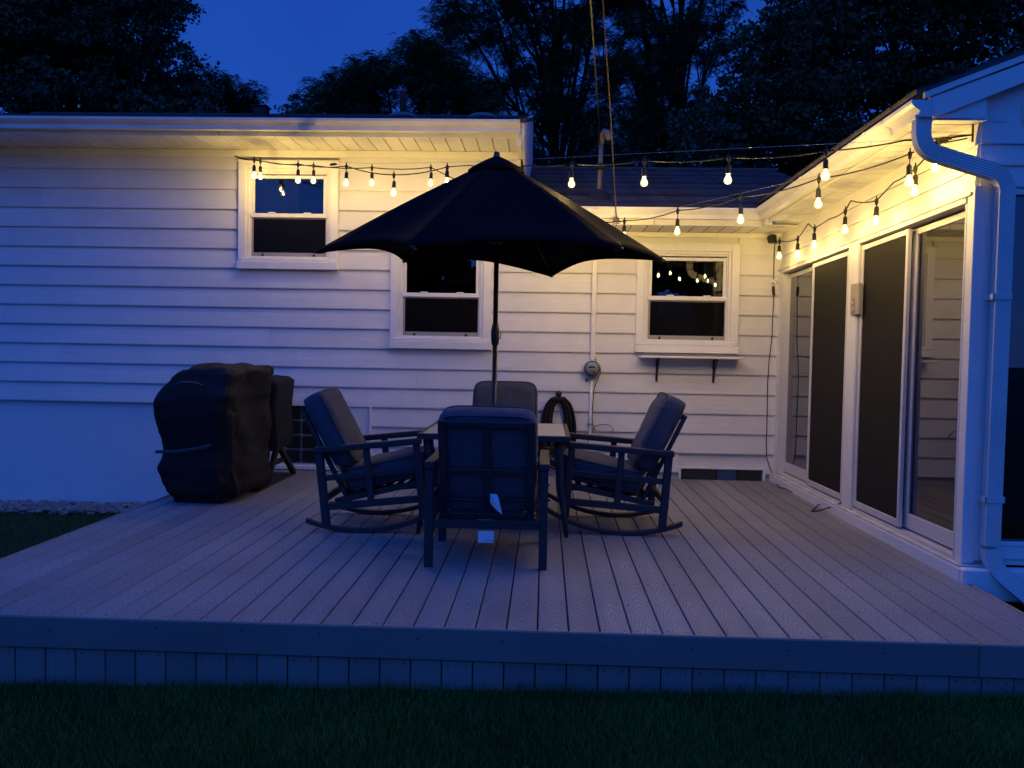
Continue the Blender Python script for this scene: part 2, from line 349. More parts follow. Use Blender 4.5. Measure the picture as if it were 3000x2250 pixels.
for a in ((170000, -3.6, 3.8, -6.6, -5.0, .025, .066), (26000, -7.2, -3.2, -5.0, -.55, .03, .06), (16000, -5.5, -3.4, -7.2, -5.0, .035, .08), (12000, 2.6, 5.5, -6.6, -4.0, .035, .08), (5000, 2.45, 3.6, -5.05, -4.1, .03, .07)):
    V, F = blades(*a); Vs.append(V); Fs.append(F+off); off += len(V)
gr = fastmesh('lawn', np.concatenate(Vs), np.concatenate(Fs), 'grass'); tag(gr, 'short dark green lawn grass in front of and left of the deck', 'grass')
# ================================================================ GRAVEL
def stone(c, r):
    """rough flattened octahedral stone"""
    a = rng.uniform(0, PI); ca, sa = math.cos(a), math.sin(a); ex, ey, ez = r*rng.uniform(.9, 1.6), r*rng.uniform(.7, 1.1), r*rng.uniform(.45, .8)
    vs = []
    for h, k, rr in ((-.9, 5, .6), (0, 5, 1.0), (.75, 5, .62)):
        for i in range(k):
            t = 2*PI*i/k+h; j = rng.uniform(.82, 1.15); x, y = ex*rr*j*math.cos(t), ey*rr*j*math.sin(t); vs.append((c[0]+x*ca-y*sa, c[1]+x*sa+y*ca, c[2]+ez*h))
    fs = [(i, (i+1) % 5, 5+(i+1) % 5, 5+i) for i in range(5)]+[(5+i, 5+(i+1) % 5, 10+(i+1) % 5, 10+i) for i in range(5)]+[(10, 11, 12, 13, 14), (4, 3, 2, 1, 0)]
    return vs, fs
mb = MB()
for _ in range(1150):
    x = rng.uniform(-7.2, -3.05); y = rng.uniform(-.50, -.02)+.05*math.sin(x*3)
    mb.add(*stone((x, y, gz(x, y)+rng.uniform(.0, .045)), rng.uniform(.022, .048)))
gv = mb.build('gravel_strip', 'pebble'); gv['kind'] = 'stuff'; tag(gv, 'strip of river pebbles along the foot of the foundation wall', 'gravel')
# ================================================================ HOUSE
house = thing('house', 'white sided house with low and tall eaves and a right wing, behind the deck', 'house', (0, 0, -.4))
E0, EP = .678, .2040                    # first siding butt edge and exposure
SOFL, SOFR = 3.335, 2.535               # soffit heights tall part / low part
XL, XM, XR_ = -7.5, -.285, 2.40         # wall ends
# solid wall behind the siding (holes not needed: windows are boxes set in front of dark rooms) built in pieces round the openings
WIN = [(-3.215, 2.097), (-1.612, 1.297), (.925, 1.302)]; WW, WH = 1.045, 1.122
SLOT = [(-2.735, -1.81, .06, .685), (1.43, 2.265, -.12, .113)]   # basement glass opening + panel, deck level window
def open_spans(x0, x1, z0, z1, holes):
    sp = [(x0, x1)]
    for hx0, hx1, hz0, hz1 in holes:
        if min(z1, hz1)-max(z0, hz0) > .002:
            ns = []
            for a, b in sp:
                if hx1 <= a or hx0 >= b: ns.append((a, b)); continue
                if hx0-a > .01: ns.append((a, hx0))
                if b-hx1 > .01: ns.append((hx1, b))
            sp = ns
    return sp
HOL = [(x, x+WW, z, z+WH) for x, z in WIN]
HOLR = [(x+.10, x+WW-.10, z+.10, z+WH-.10) for x, z in WIN]
def zcuts(z0, z1, holes):
    c = sorted({z0, z1, *[h[2] for h in holes if z0 < h[2] < z1], *[h[3] for h in holes if z0 < h[3] < z1]}); return list(zip(c[:-1], c[1:]))
mb = MB()
BW = HOLR+[(-2.73, -2.36, .064, .684), (1.43, 2.265, -.2, .113)]
for z0, z1 in zcuts(-.6, SOFR, BW):
    for a, b in open_spans(XL, XR_, z0, z1, BW): mb.box((a, .022, z0), (b, .16, z1))
for z0, z1 in zcuts(SOFR, SOFL+.3, BW):
    for a, b in open_spans(XL, XM, z0, z1, BW): mb.box((a, .022, z0), (b, .16, z1))
mb.box((XM-.14, .161, SOFR-.1), (XM, 3.9, SOFL+.1))
mb.build('wall', 'foundation', house, label='painted foundation and wall core')
# siding courses
def course(x0, x1, z0, z1, seam=True):
    segs = [(x0, x1)]
    out = []
    for a, b in segs:
        x = a
        while b-x > 2.9 and seam:
            c = x+rng.uniform(1.7, 2.8); out.append((x, c)); x = c
        out.append((x, b))
    for i, (a, b) in enumerate(out):
        h = z1-z0; d = .0205; t = .0022*(i % 2)
        prof = [(.021, z0+.010), (-d-t+.004, z0+.010), (-d-t+.0035, z0), (-d-t, z0), (-d-t-.001, z0+.012), (.002-t, z1), (.021, z1)]
        m_ = MB().extr([(y, z) for y, z in prof], 'x', a+.0006, b-.0006)
        m_.build('siding_board', 'siding', house)
k = -3
while True:
    z0 = E0+k*EP; z1 = z0+EP+.004
    if z0 > SOFL-.02: break
    right = XR_ if z0 < SOFR-.03 else XM
    z1c = min(z1, (SOFR if right == XR_ else SOFL)+.001)
    if k < 0: spans = [(a, b) for a, b in open_spans(-1.80, right, max(z0, .005), z1c, [(1.405, 2.29, -.1, .135)])]; z0 = max(z0, .005)
    else: spans = open_spans(XL, right, z0+.004, z1c-.008, [(x+.004, x+WW-.004, z+.004, z+WH-.004) for x, z in WIN])
    for a, b in spans:
        if b-a > .03: course(a, b, z0, z1c)
    if right == XR_ and z1 > SOFR:       # upper strip of the tall part above the low soffit
        pass
    k += 1
# the strip between the low soffit line and next course on the tall part
MB().box((XM-.05, -.021, SOFR+.16), (XM, .03, SOFL), .002).build('corner_post', 'trim', house)
MB().box((XL, -.024, SOFL-.075), (XM+.01, -.004, SOFL-.002), .002).build('frieze_board', 'trim', house)
MB().box((XM, -.024, SOFR-.05), (XR_-.01, -.004, SOFR-.002), .002).build('frieze_board', 'trim', house)
MB().box((-1.822, -.03, 0.005), (-1.797, .02, .69), .002).build('corner_trim', 'trim', house)
MB().box((XR_-.03, -.03, .16), (XR_-.001, .0, SOFR), .002).build('corner_trim', 'trim', house)
# foundation panel beside glass blocks
MB().box((-2.36, -.004, .03), (-1.822, .018, .676), .002).build('wall_panel', 'foundation', house)
MB().box((-3.1, -.045, .008), (-1.85, .01, .052), .006).build('foundation_ledge', 'trim', house)
# glass blocks
bwn = MB().box((-2.73, .03, .055), (-2.36, .06, .684)).build('block_window', 'mortar', house)
proto = None
for i in range(2):
    for j in range(4):
        cx = -2.635+i*.175; cz = .145+j*.152
        if proto is None: proto = MB().obox((cx, .026, cz), (.158, .03, .136), Matrix.Identity(3), .010).build('glass_block', 'blockglass', bwn, origin=(cx, .026, cz)); pl = proto.location.copy()
        else: child_dup(proto, bwn, pl+Vector((cx+2.635, 0, cz-.145)))
# deck level window: blocks half hidden below the deck, a small vent panel in the middle
dw = MB().box((1.405, -.028, .108), (2.29, .018, .128), .003).box((1.405, -.028, -.15), (1.428, .018, .108), .003).box((2.266, -.028, -.15), (2.29, .018, .108), .003).build('deck_level_window', 'trim', house)
for a, b in ((1.43, 1.805), (2.003, 2.264)):
    MB().box((a+.003, .0, -.12), (b-.003, .05, .106), .006).build('glass_block', 'blockglass', dw)
vm = MB().box((1.808, -.004, -.12), (2.0, .05, .106), .003)
for q in range(7): vm.box((1.815, -.009, .01+q*.013), (1.993, -.003, .015+q*.013))
vm.build('vent_panel', 'sticker', dw, label='blue grey vent panel')
# ---- windows
def window(x, z, curtain):
    o = (x, 0, z)
    casing = MB()
    def ring(mb, x0, x1, z0, z1, wl, wr, wt, wb, y0, y1, ch=.004):
        mb.box((x0, y0, z0), (x0+wl, y1, z1), ch).box((x1-wr, y0, z0), (x1, y1, z1), ch).box((x0+wl, y0, z1-wt), (x1-wr, y1, z1), ch)
        if wb: mb.box((x0+wl, y0, z0), (x1-wr, y1, z0+wb), ch)
    ring(casing, x, x+WW, z+.08, z+WH, .082, .082, .082, 0, -.050, .02)
    casing.box((x-.008, -.062, z+WH-.012), (x+WW+.008, .0, z+WH+.004), .003)
    c = casing.build('window', 'trim', house, origin=o)
    m2 = MB(); ring(m2, x+.082, x+WW-.082, z+.115, z+WH-.082, .030, .030, .030, .02, -.034, .03); ring(m2, x+.112, x+WW-.112, z+.135, z+WH-.112, .016, .016, .02, 0, -.020, .04)
    m2.build('window_jamb', 'trim', c)
    MB().box((x-.006, -.078, z), (x+WW+.006, .02, z+.075), .004).box((x+.03, -.060, z+.076), (x+WW-.03, .02, z+.115), .006).build('window_sill', 'trim', c)
    ug = (x+.160, x+WW-.160, z+.582, z+WH-.178)
    m3 = MB(); ring(m3, ug[0]-.030, ug[1]+.030, ug[2]-.001, ug[3]+.034, .030, .030, .034, 0, -.012, .03)
    m3.box((x+.126, -.030, z+.538), (x+WW-.126, .03, z+.581), .004)
    for lx in (x+.31, x+WW-.36): m3.box((lx, -.036, z+.578), (lx+.075, -.014, z+.592), .003)
    m3.build('upper_sash', 'trim', c)
    MB().box((ug[0]-.002, .006, ug[2]-.002), (ug[1]+.002, .012, ug[3]+.002)).build('pane', 'glass', c)
    lg = (x+.116, x+WW-.116, z+.132, z+.536)
    m4 = MB(); ring(m4, lg[0], lg[1], lg[2], lg[3], .034, .022, .012, .046, -.006, .02, .003)
    m4.build('screen_frame', 'screenframe', c)
    MB().box((lg[0]+.03, .0, lg[2]+.04), (lg[1]-.02, .003, lg[3]-.01)).build('lower_pane', 'glass', c)
    MB().box((lg[0]+.033, -.004, lg[2]+.045), (lg[1]-.021, -.003, lg[3]-.011)).build('insect_screen', 'flyscreen', c)
    mt = MB()
    for lx in (x+.235, x+WW-.27): mt.extr([(lx, lg[2]-.0), (lx+.028, lg[2]-.0), (lx+.022, lg[2]+.034), (lx+.008, lg[2]+.034)], 'y', -.016, -.007)
    mt.build('screen_latch', 'black', c)
    # dim room behind
    rm = MB(); X0, X1, Z0, Z1 = x+.1, x+WW-.1, z+.1, z+WH-.1
    for a, b in (((X0-.3, .9, Z0-.3), (X1+.3, .93, Z1+.3)), ((X0-.33, .165, Z0-.3), (X0-.3, .93, Z1+.3)), ((X1+.3, .165, Z0-.3), (X1+.33, .93, Z1+.3)), ((X0-.3, .165, Z0-.33), (X1+.3, .93, Z0-.3)), ((X0-.3, .165, Z1+.3), (X1+.3, .93, Z1+.33))): rm.box(a, b)
    rm.build('room_interior', 'dark', c)
    if curtain:
        for a, b in curtain:
            cv = MB(); nn = 28; P = []
            for i in range(nn+1):
                t = i/nn; xx = x+a+(b-a)*t; yy = .10+.015*math.sin(t*nn*1.1)+.006*math.sin(t*13); P.append((xx, yy))
            vs = [(p[0], p[1], z+.12) for p in P]+[(p[0], p[1], z+WH-.12) for p in P]
            cv.add(vs, [(i, i+1, nn+2+i, nn+1+i) for i in range(nn)], True); cv.build('curtain', 'curtain', c)
window(*WIN[0], [(.15, .60)]); window(*WIN[1], None); window(*WIN[2], [(.70, .92)])
# ---- soffits, fascia, gutters
def kgutter(x0, x1, y, zt, ends=True, h=.10, d=.115):
    """K profile trough running along x, back at y"""
    o = [(y, zt), (y, zt-h), (y-d*.62, zt-h), (y-d*.66, zt-h*.62), (y-d*.86, zt-h*.42), (y-d, zt-h*.22), (y-d, zt), (y-d+.012, zt), (y-d+.012, zt-.012), (y-d*.82, zt-h*.40), (y-d*.6, zt-h*.6), (y-d*.58, zt-h+.006), (y-.006, zt-h+.006), (y-.006, zt)]
    m_ = MB(); nn = len(o)
    m_.add([(x0, a, b) for a, b in o]+[(x1, a, b) for a, b in o], [(i, (i+1) % nn, nn+(i+1) % nn, nn+i) for i in range(nn)])
    out = o[:7]
    if ends: m_.extr(out, 'x', x1-.003, x1).extr(out, 'x', x0, x0+.003)
    return m_
OL, OR_ = .58, .50
def soffit_x(x0, x1, z, ov, start, step=.152, vents=()):
    """panels run out from the wall; one object per panel, sharing the mesh"""
    p = None; i = 0; x = start
    while x < x1:
        a, b = max(x, x0), min(x+step, x1)
        if b-a > .02:
            if b-a < step-.001 or i in vents or p is None:
                m_ = MB(); g_ = .012
                m_.box((a+g_, -ov, z+.0), (b-.0005, -.001, z+.004)).box((a, -ov, z+.014), (a+g_, -.001, z+.016)).box((a, -ov, z+.002), (a+.0012, -.001, z+.010))
                if i in vents:
                    for q in range(5):
                        for r_ in range(17): m_.box((a+.022+q*.025, -ov+.05+r_*.028, z-.0006), (a+.036+q*.025, -ov+.062+r_*.028, z+.0009))
                o = m_.build('soffit_panel', 'soffit', house, origin=(a, 0, z))
                if p is None and b-a > step-.001 and i not in vents: p = o
            else:
                child_dup(p, house, Vector((a, 0, z))-Vector(ORI['house']))
        x += step; i += 1
soffit_x(XL-.3, XM-.01, SOFL, OL, -7.70, .152, vents=(28, 29, 30, 31))
MB().box((XL-.3, -OL-.016, SOFL-.004), (XM+.02, -OL, SOFL+.16), .003).build('fascia_board', 'gutter', house)
gL = kgutter(XL-.3, XM+.01, -OL-.018, 3.478, h=.105, d=.12).build('gutter', 'gutter', house)
sx_ = float(PY((640, 388), -.60)[0]); MB().box((sx_-.0025, -OL-.0185, SOFL-.004), (sx_+.0025, -OL-.0155, 3.372)).build('fascia_seam', 'black', gL)
MB().box((XM-.022, -OL, SOFL-.07), (XM+.02, -.0, SOFL+.004), .003).build('soffit_return', 'trim', house)
soffit_x(XM+.001, 2.16, SOFR, OR_, XM+.04, .152)
MB().box((XM+.001, -OR_-.016, SOFR-.004), (2.12, -OR_, SOFR+.13), .003).build('fascia_board', 'gutter', house)
gR = kgutter(XM+.01, 2.10, -OR_-.018, 2.685, ends=False).build('gutter', 'gutter', house)
MB().box((1.03, -OR_-.0185, SOFR-.004), (1.034, -OR_-.0155, 2.58)).build('fascia_seam', 'black', gR)
# left end face of the tall part (rake, seen edge on)
mb = MB(); mb.extr([(-OL-.02, SOFL-.005), (-OL-.02, 3.50), (4.1, 3.50+.285*4.7), (4.1, SOFR)], 'x', XM+.021, XM+.045).build('gable_trim', 'siding', house)
# roofs
def roof(name, x0, x1, y0, z0, y1, slope, exposure=.14, thick=.02):
    z1 = z0+(y1-y0)*slope
    base = MB().add([(x0, y0, z0-.03), (x1, y0, z0-.03), (x1, y1, z1-.03), (x0, y1, z1-.03), (x0, y0, z0), (x1, y0, z0), (x1, y1, z1), (x0, y1, z1)], [(3, 2, 1, 0), (4, 5, 6, 7), (0, 1, 5, 4), (1, 2, 6, 5), (2, 3, 7, 6), (3, 0, 4, 7)])
    base.add([(x0, y1, z1), (x1, y1, z1), (x1, y1*2-y0, z0), (x0, y1*2-y0, z0)], [(0, 1, 2, 3)])
    r = base.build(name, 'shingle', house, origin=(0, y0, z0))
    L = math.hypot(y1-y0, z1-z0); n_ = int(L/exposure); dy, dz = (y1-y0)/L, slope*(y1-y0)/L; ny, nz = -dz, dy
    nt = int((x1-x0)/.31); pr = None
    for i in range(n_+1):
        t0 = i*exposure-.01; m_ = MB(); ty, tz = y0+t0*dy, z0+t0*dz
        if pr is None or i % 4 < 2 and i < 8:
            x = x0-rng.uniform(0, .2)
            while x < x1:
                wd = rng.uniform(.2, .34); a, b = max(x, x0), min(x+wd-.004, x1); h1 = .011+rng.choice([0, .005])
                if b-a > .02:
                    P = lambda t, h: (ty+t*dy+h*ny, tz+t*dz+h*nz)
                    m_.extr([P(0, .0005), P(0, h1), P(exposure+.01, .0025), P(exposure+.01, .0005)], 'x', a, b)
                x += wd
            o = m_.build('shingle_course', 'shingle', r, origin=(0, ty, tz)); o['kind'] = 'stuff'
            if pr is None: prs = []
            pr = o; prs.append(o)
        else:
            s_ = prs[i % len(prs)]; c = child_dup(s_, r, Vector((rng.uniform(-.04, .04)*0, ty-y0, tz-z0)))
    MB().box((x0, y1-.10, z1-.02), (x1, y1+.10, z1+.018), .01).build('ridge_cap', 'shingle', r)
    return r
roof('roof_low', XM+.05, 3.2, -OR_-.05, 2.70, 3.45, .30)
roof('roof_tall', XL-.3, XM+.05, -OL-.05, 3.500, 3.9, .272, exposure=.3)
# roof vents on the tall roof
for px, w_ in ((1180, .22), (1415, .22)):
    p = PY((px, 341), .1); zr = 3.505+(.1+OL+.05)*.272
    tag(MB().lathe((p[0], .1, zr-.05), [(.05, 0), (.15, .02), (.17, .04), (.165, .05), (.13, .080), (.06, .098), (.001, .10)], 18).build('roof_vent', 'meterdark'), 'low round metal roof vent dome %s' % ('nearest the thin vent pipe' if px == 1180 else 'nearest the right end of the tall roof'), 'roof vent', 'round vents on the tall roof')
p = PY((765, 330), 2.0)
tag(MB().box((p[0]-.085, 1.92, 3.505+2.4*.272), (p[0]+.085, 2.08, p[2]+.06), .01).box((p[0]-.105, 1.9, p[2]+.06), (p[0]+.105, 2.1, p[2]+.075), .004).build('roof_box_vent', 'boot'), 'dark square box vent on the ridge of the tall roof', 'roof vent')
p = PY((1181, 300), 1.6)
tag(MB().lathe((p[0], 1.6, 4.0), [(.040, 0), (.040, p[2]-4.0+.12), (.046, p[2]-4.0+.12), (.046, p[2]-4.0+.15)], 14).build('vent_pipe', 'mastmetal'), 'thin dark vent pipe standing on the tall roof', 'vent pipe')
# ================================================================ WING (built straight, then set to its slightly out-of-square line)
WX = 2.39
def wb(mb_, name, m, parent, **k): return mb_.xf(wingv).build(name, m, parent, **k)
def U(u): return -u
# wall core pieces round the door opening; door opening u .13..3.74, z .10..2.15
wb(MB().box((WX+.022, -3.8, 2.152), (WX+.16, 0, 2.56)).box((WX+.022, -.125, .08), (WX+.16, 0, 2.152)).box((WX+.022, -3.8, .08), (WX+.16, -3.745, 2.152)), 'wing_wall', 'siding', house)
# courses on the wing side wall
for z0, z1 in ((2.150, 2.292), (2.292, 2.425), (2.425, 2.552)):
    prof = [(WX+.022, z0+.008), (WX-.012, z0+.008), (WX-.0125, z0), (WX-.016, z0), (WX-.017, z0+.012), (WX+.001, z1+.003), (WX+.022, z1+.003)]
    for a, b, t in ((-1.63, -.002, 0), (-3.80, -1.632, .0015)):
        wb(MB().extr([(x-t, z) for x, z in prof], 'y', a, b), 'siding_board', 'siding', house)
# soffit panels across the wing eave
zS = 2.545
u = .02; pi_ = 0
while u < 3.86:
    e = min(u+.150, 3.86); xo = 2.105
    xi = WX if u > .5 else WX
    a0 = xo if u > .49 else max(xo, 2.16)
    wb(MB().box((a0, -e+.0005, zS), (WX-.001, -u-.013, zS+.004)).box((a0, -u-.013, zS+.018), (WX-.001, -u, zS+.020)), 'soffit_panel', 'soffit', house)
    u = e
wb(MB().box((2.088, -3.86, zS-.006), (2.104, -OR_-.017, zS+.10), .003), 'fascia_board', 'gutter', house)
# gutter along the wing: own gentle fall
def wing_gutter():
    d, h = .125, .095
    o = [(0, 0), (0, -h), (-d*.60, -h), (-d*.64, -h*.62), (-d*.86, -h*.42), (-d, -h*.22), (-d, 0), (-d+.012, 0), (-d+.012, -.012), (-d*.82, -h*.40), (-d*.6, -h*.6), (-d*.58, -h+.006), (-.006, -h+.006), (-.006, 0)]
    m_ = MB(); nn = len(o)
    def sect(u, xb, zt): return [(xb+a, -u, zt+b) for a, b in o]
    A = sect(OR_+.02, 2.098, 2.685); A = [(x, -(OR_+.018-(x-2.098)*1.0), z) for x, y, z in A]; B = sect(3.93, 2.158, 2.742)
    m_.add(A+B, [(i, (i+1) % nn, nn+(i+1) % nn, nn+i) for i in range(nn)])
    e = [(2.158+a, 2.742+b) for a, b in o[:7]]
    m_.extr(e, 'y', -3.934, -3.930)
    return m_
gw = wing_gutter().build('gutter', 'gutter', house)
for t in (.42, .80):
    X = 2.098+.06*t; Z = 2.685+.057*t; Y = -(.52+3.4*t)
    MB().extr([(X-.128, Z-.02), (X-.129, Z+.004), (X-.01, Z+.004), (X-.01, Z-.10), (X-.08, Z-.100), (X-.085, Z-.06), (X-.112, Z-.042)], 'y', Y-.012, Y+.012).build('gutter_seam', 'gutter', gw)
MB().box((2.075, -.535, SOFR-.002), (2.40, -.001, SOFR+.012), .001).build('soffit_corner', 'soffit', house)
MB().box((2.070, -.62, SOFR-.004), (2.135, -.485, SOFR+.145), .003).build('fascia_corner', 'gutter', house)
# box return under the rake, front face
FY = -3.86
f_ = .39
def rk(x, z0, dz=0): return z0+(x-2.13)*f_+dz
mb = MB()
mb.extr([(2.165, 2.652), (2.485, 2.655), (2.485, rk(2.485, 2.765)), (2.165, rk(2.165, 2.765))], 'y', FY, FY+.02)
mb.build('eave_return', 'trim', house)
MB().extr([(2.125, 2.765), (2.125, 2.800), (5.6, 2.800+3.475*f_), (5.6, 2.765+3.475*f_)], 'y', FY-.03, FY-.0).build('rake_trim', 'trim', house)
MB().extr([(2.18, 2.655), (2.155, 2.765), (5.6, 2.765+3.445*f_), (5.6, 2.655+3.42*.41)], 'y', FY-.022, FY+.0).build('rake_board', 'trim', house)
MB().box((2.165, -3.86, 2.652), (2.49, -3.80, 2.660), .001).build('return_bottom', 'trim', house)
# gable and front wall of the wing
for i, (z0, z1) in enumerate([(2.407-.122*k, 2.407-.122*k+.122) for k in range(1, -1, -1)]+[(2.529+.115*k, 2.529+.115*(k+1)) for k in range(0, 13)]):
    xr = 5.6; xl = 2.483
    if z1 > 2.70: xl = max(xl, 2.45+(z1-2.66)/.41+.02)
    if i == 0: xl = 2.483
    if xr-xl < .2: break
    MB().extr([(-3.80, z0), (-3.822, z0), (-3.822, z0+.008), (-3.808, z1+.002), (-3.80, z1+.002)], 'x', xl, xr).build('siding_board', 'siding', house)
MB().box((2.483, -3.80, .02), (5.6, -3.76, 2.29)).build('front_wall', 'foundation', house) if False else None
MB().box((2.60, -3.815, .09), (5.6, -3.75, .222), .003).box((5.2, -3.815, .22), (5.6, -3.75, 2.285), .003).box((2.49, -3.80, 2.262), (5.6, -3.75, 2.9)).box((2.9, -3.80, 2.9), (5.6, -3.75, 3.4)).build('front_wall', 'trim', house)
MB().box((2.474, -3.828, .115), (2.615, -3.75, 2.284), .004).build('corner_post', 'trim', house)
MB().box((2.62, -3.845, .206), (5.2, -3.81, .232), .004).box((2.615, -3.84, .13), (5.2, -3.812, .205), .004).build('front_sill', 'trim', house)
fwn = MB().box((2.616, -3.832, .232), (2.636, -3.77, 2.262), .003).box((2.636, -3.832, 2.236), (5.2, -3.77, 2.262), .003).box((3.9, -3.832, .232), (3.97, -3.77, 2.236), .003).build('front_window', 'trim', house)
MB().box((2.634, -3.80, .23), (3.9, -3.794, 2.238)).build('pane', 'doorglass', fwn)
MB().box((3.97, -3.80, .23), (5.2, -3.794, 2.238)).build('pane', 'doorglass', fwn)
# curb / sill under the doors, wraps round the front
cb_ = MB(); cb_.box((2.335, -3.875, -.012), (2.46, 0, .078), .008)
wb(cb_, 'door_curb', 'trim', house)
MB().box((2.425, -3.92, -.10), (5.6, -3.83, .083), .008).build('front_curb', 'trim', house)
wb(MB().box((2.337, -3.86, .0785), (2.53, -.02, .092), .004), 'door_sill', 'sill', house)
# door units
def door_unit(u0, u1, name, screen_first):
    """jambs, head and two leaves; u increases towards the camera; wing local frame"""
    t = .03
    fr = MB().box((WX-.022, -u0-.022, .10), (WX+.09, -u0, 2.13), .003).box((WX-.022, -u1, .10), (WX+.09, -u1+.022, 2.13), .003).box((WX-.030, -u1, 2.118), (WX+.09, -u0, 2.150), .003).box((WX-.01, -u1, .092), (WX+.09, -u0, .112), .003)
    d = wb(fr, name, 'alu', house)
    um = (u0+u1)/2
    def leaf(a, b, dx, kind, sw, bw, tw):
        f = MB().box((WX+dx, -a-sw, .125), (WX+dx+.026, -a, 2.10), .003).box((WX+dx, -b, .125), (WX+dx+.026, -b+sw, 2.10), .003).box((WX+dx, -b+sw, .125), (WX+dx+.026, -a-sw, .125+bw), .003).box((WX+dx, -b+sw, 2.10-tw), (WX+dx+.026, -a-sw, 2.10), .003)
        l = wb(f, 'screen_leaf' if kind == 'screen' else 'glass_leaf', 'alu', d)
        wb(MB().box((WX+dx+.010, -b+sw-.003, .12+bw), (WX+dx+.015, -a-sw+.003, 2.102-tw)), 'screen_mesh' if kind == 'screen' else 'pane', 'screen' if kind == 'screen' else 'doorglass', d)
    if screen_first:      # screen nearest the wall corner side
        leaf(u0+.035, um+.03, -.012, 'screen', .036, .048, .036); leaf(um+.01, u1-.024, .038, 'glass', .042, .10, .04); leaf(u0+.03, um+.02, .038, 'glass', .042, .10, .04)
    else:
        leaf(u0+.024, um+.02, .038, 'glass', .042, .10, .04); leaf(um-.015, u1-.035, -.012, 'screen', .036, .048, .036); leaf(um-.0, u1-.03, .038, 'glass', .042, .10, .04)
    return d
door_unit(.145, 1.935, 'sliding_door', False)
door_unit(2.115, 3.745, 'sliding_door', True)
wb(MB().box((WX-.026, -2.113, .094), (WX+.06, -1.937, 2.150), .004), 'door_post', 'trim', house)
wb(MB().box((WX-.018, -.143, .094), (WX+.03, -.03, 2.150), .004), 'door_trim', 'trim', house)
wb(MB().box((WX-.022, -3.83, .094), (WX+.05, -3.747, 2.20), .004), 'door_trim', 'trim', house)
wb(MB().box((WX-.034, -3.80, 2.151), (WX-.016, -.03, 2.172), .003), 'door_head_flashing', 'alu', house)
# room behind the doors and front window
MB().box((4.8, -3.7, .05), (4.85, .5, 2.6)).box((2.6, .2, .05), (4.8, .25, 2.6)).box((2.6, -3.74, .04), (4.8, .2, .06)).box((2.75, -3.74, 2.5), (4.8, .2, 2.53)).build('room_interior', 'dark', house)
MB().box((2.9, -2.9, .45), (3.9, -1.7, .47), .01).box((2.95, -2.85, .06), (3.0, -2.8, .45)).box((3.8, -1.8, .06), (3.85, -1.75, .45)).box((3.6, -3.3, .06), (4.3, -2.95, .85), .03).build('indoor_furniture', 'dark', house)
# wing roof (slopes up to the right)
mb = MB(); y0_, y1_ = FY-.035, 3.0
mb.add([(2.075, y0_, 2.785), (5.8, y0_, 2.785+3.725*f_), (5.8, y1_, 2.785+3.725*f_), (2.075, y1_, 2.785), (2.075, y0_, 2.806), (5.8, y0_, 2.806+3.725*f_), (5.8, y1_, 2.806+3.725*f_), (2.075, y1_, 2.806)], [(3, 2, 1, 0), (4, 5, 6, 7), (0, 1, 5, 4), (1, 2, 6, 5), (2, 3, 7, 6), (3, 0, 4, 7)])
rw = mb.build('roof_wing', 'shingle', house)
for i in range(24):
    x = 2.07+i*.145; z = 2.806+(x-2.075)*f_
    o = MB().extr([(x, z), (x-.003, z+.007), (x+.15, z+.15*f_+.003), (x+.15, z+.15*f_)], 'y', y0_-.004, y1_).build('shingle_course', 'shingle', rw)
# ---- downspout
def rect_sweep(path, wd, dp, ribs=True, ydir=(0, 1, 0)):
    """rectangular corrugated pipe swept in a roughly vertical plane"""
    prof = []
    def side(p, q, nrm, n_):
        for i in range(n_):
            t = i/n_; b = .0035 if (ribs and i % 2 == 1) else 0
            prof.append((p[0]+(q[0]-p[0])*t-nrm[0]*b, p[1]+(q[1]-p[1])*t-nrm[1]*b))
    W_, D = wd/2, dp/2
    side((-W_, -D), (W_, -D), (0, -1), 12); side((W_, -D), (W_, D), (1, 0), 8); side((W_, D), (-W_, D), (0, 1), 12); side((-W_, D), (-W_, -D), (-1, 0), 8)
    pts = [Vector(p) for p in path]; m_ = MB(); vs = []; n_ = len(prof)
    for i, p in enumerate(pts):
        t = (pts[min(i+1, len(pts)-1)]-pts[max(i-1, 0)]).normalized(); v = Vector(ydir); v = (v-t*v.dot(t)).normalized(); u_ = v.cross(t)*1.0
        for a, b in prof: vs.append(p+u_*a+v*b)
    fs = [(i*n_+k, i*n_+(k+1) % n_, (i+1)*n_+(k+1) % n_, (i+1)*n_+k) for i in range(len(pts)-1) for k in range(n_)]
    fs += [tuple(range(n_)), tuple(range((len(pts)-1)*n_, len(pts)*n_))]
    return m_.add(vs, fs)
def bend(a, b, c, n_=7):
    a, b, c = map(Vector, (a, b, c)); return [a*(1-t)**2+b*2*t*(1-t)+c*t*t for t in [i/n_ for i in range(n_+1)]]
DY = -3.885
top = [(2.113, DY, 2.66), (2.113, DY, 2.60)]
e1 = bend((2.113, DY, 2.57), (2.115, DY, 2.475), (2.20, DY, 2.450), 9)
e2 = bend((2.49, DY, 2.362), (2.590, DY, 2.335), (2.592, DY, 2.235), 9)
dsp = rect_sweep(top+e1+e2+[(2.590, DY, 1.2), (2.586, DY, .22)], .086, .062).build('downspout', 'gutter', house)
e3 = bend((2.586, DY, .20), (2.590, DY-.01, .10), (2.645, DY-.03, .055), 8)
rect_sweep(e3+[(2.82, DY-.12, -.105), (3.05, DY-.24, -.30)], .088, .064).build('downspout_elbow', 'gutter', dsp)
MB().box((2.062, DY-.036, 2.642), (2.164, DY+.036, 2.664), .003).build('outlet_collar', 'gutter', dsp)
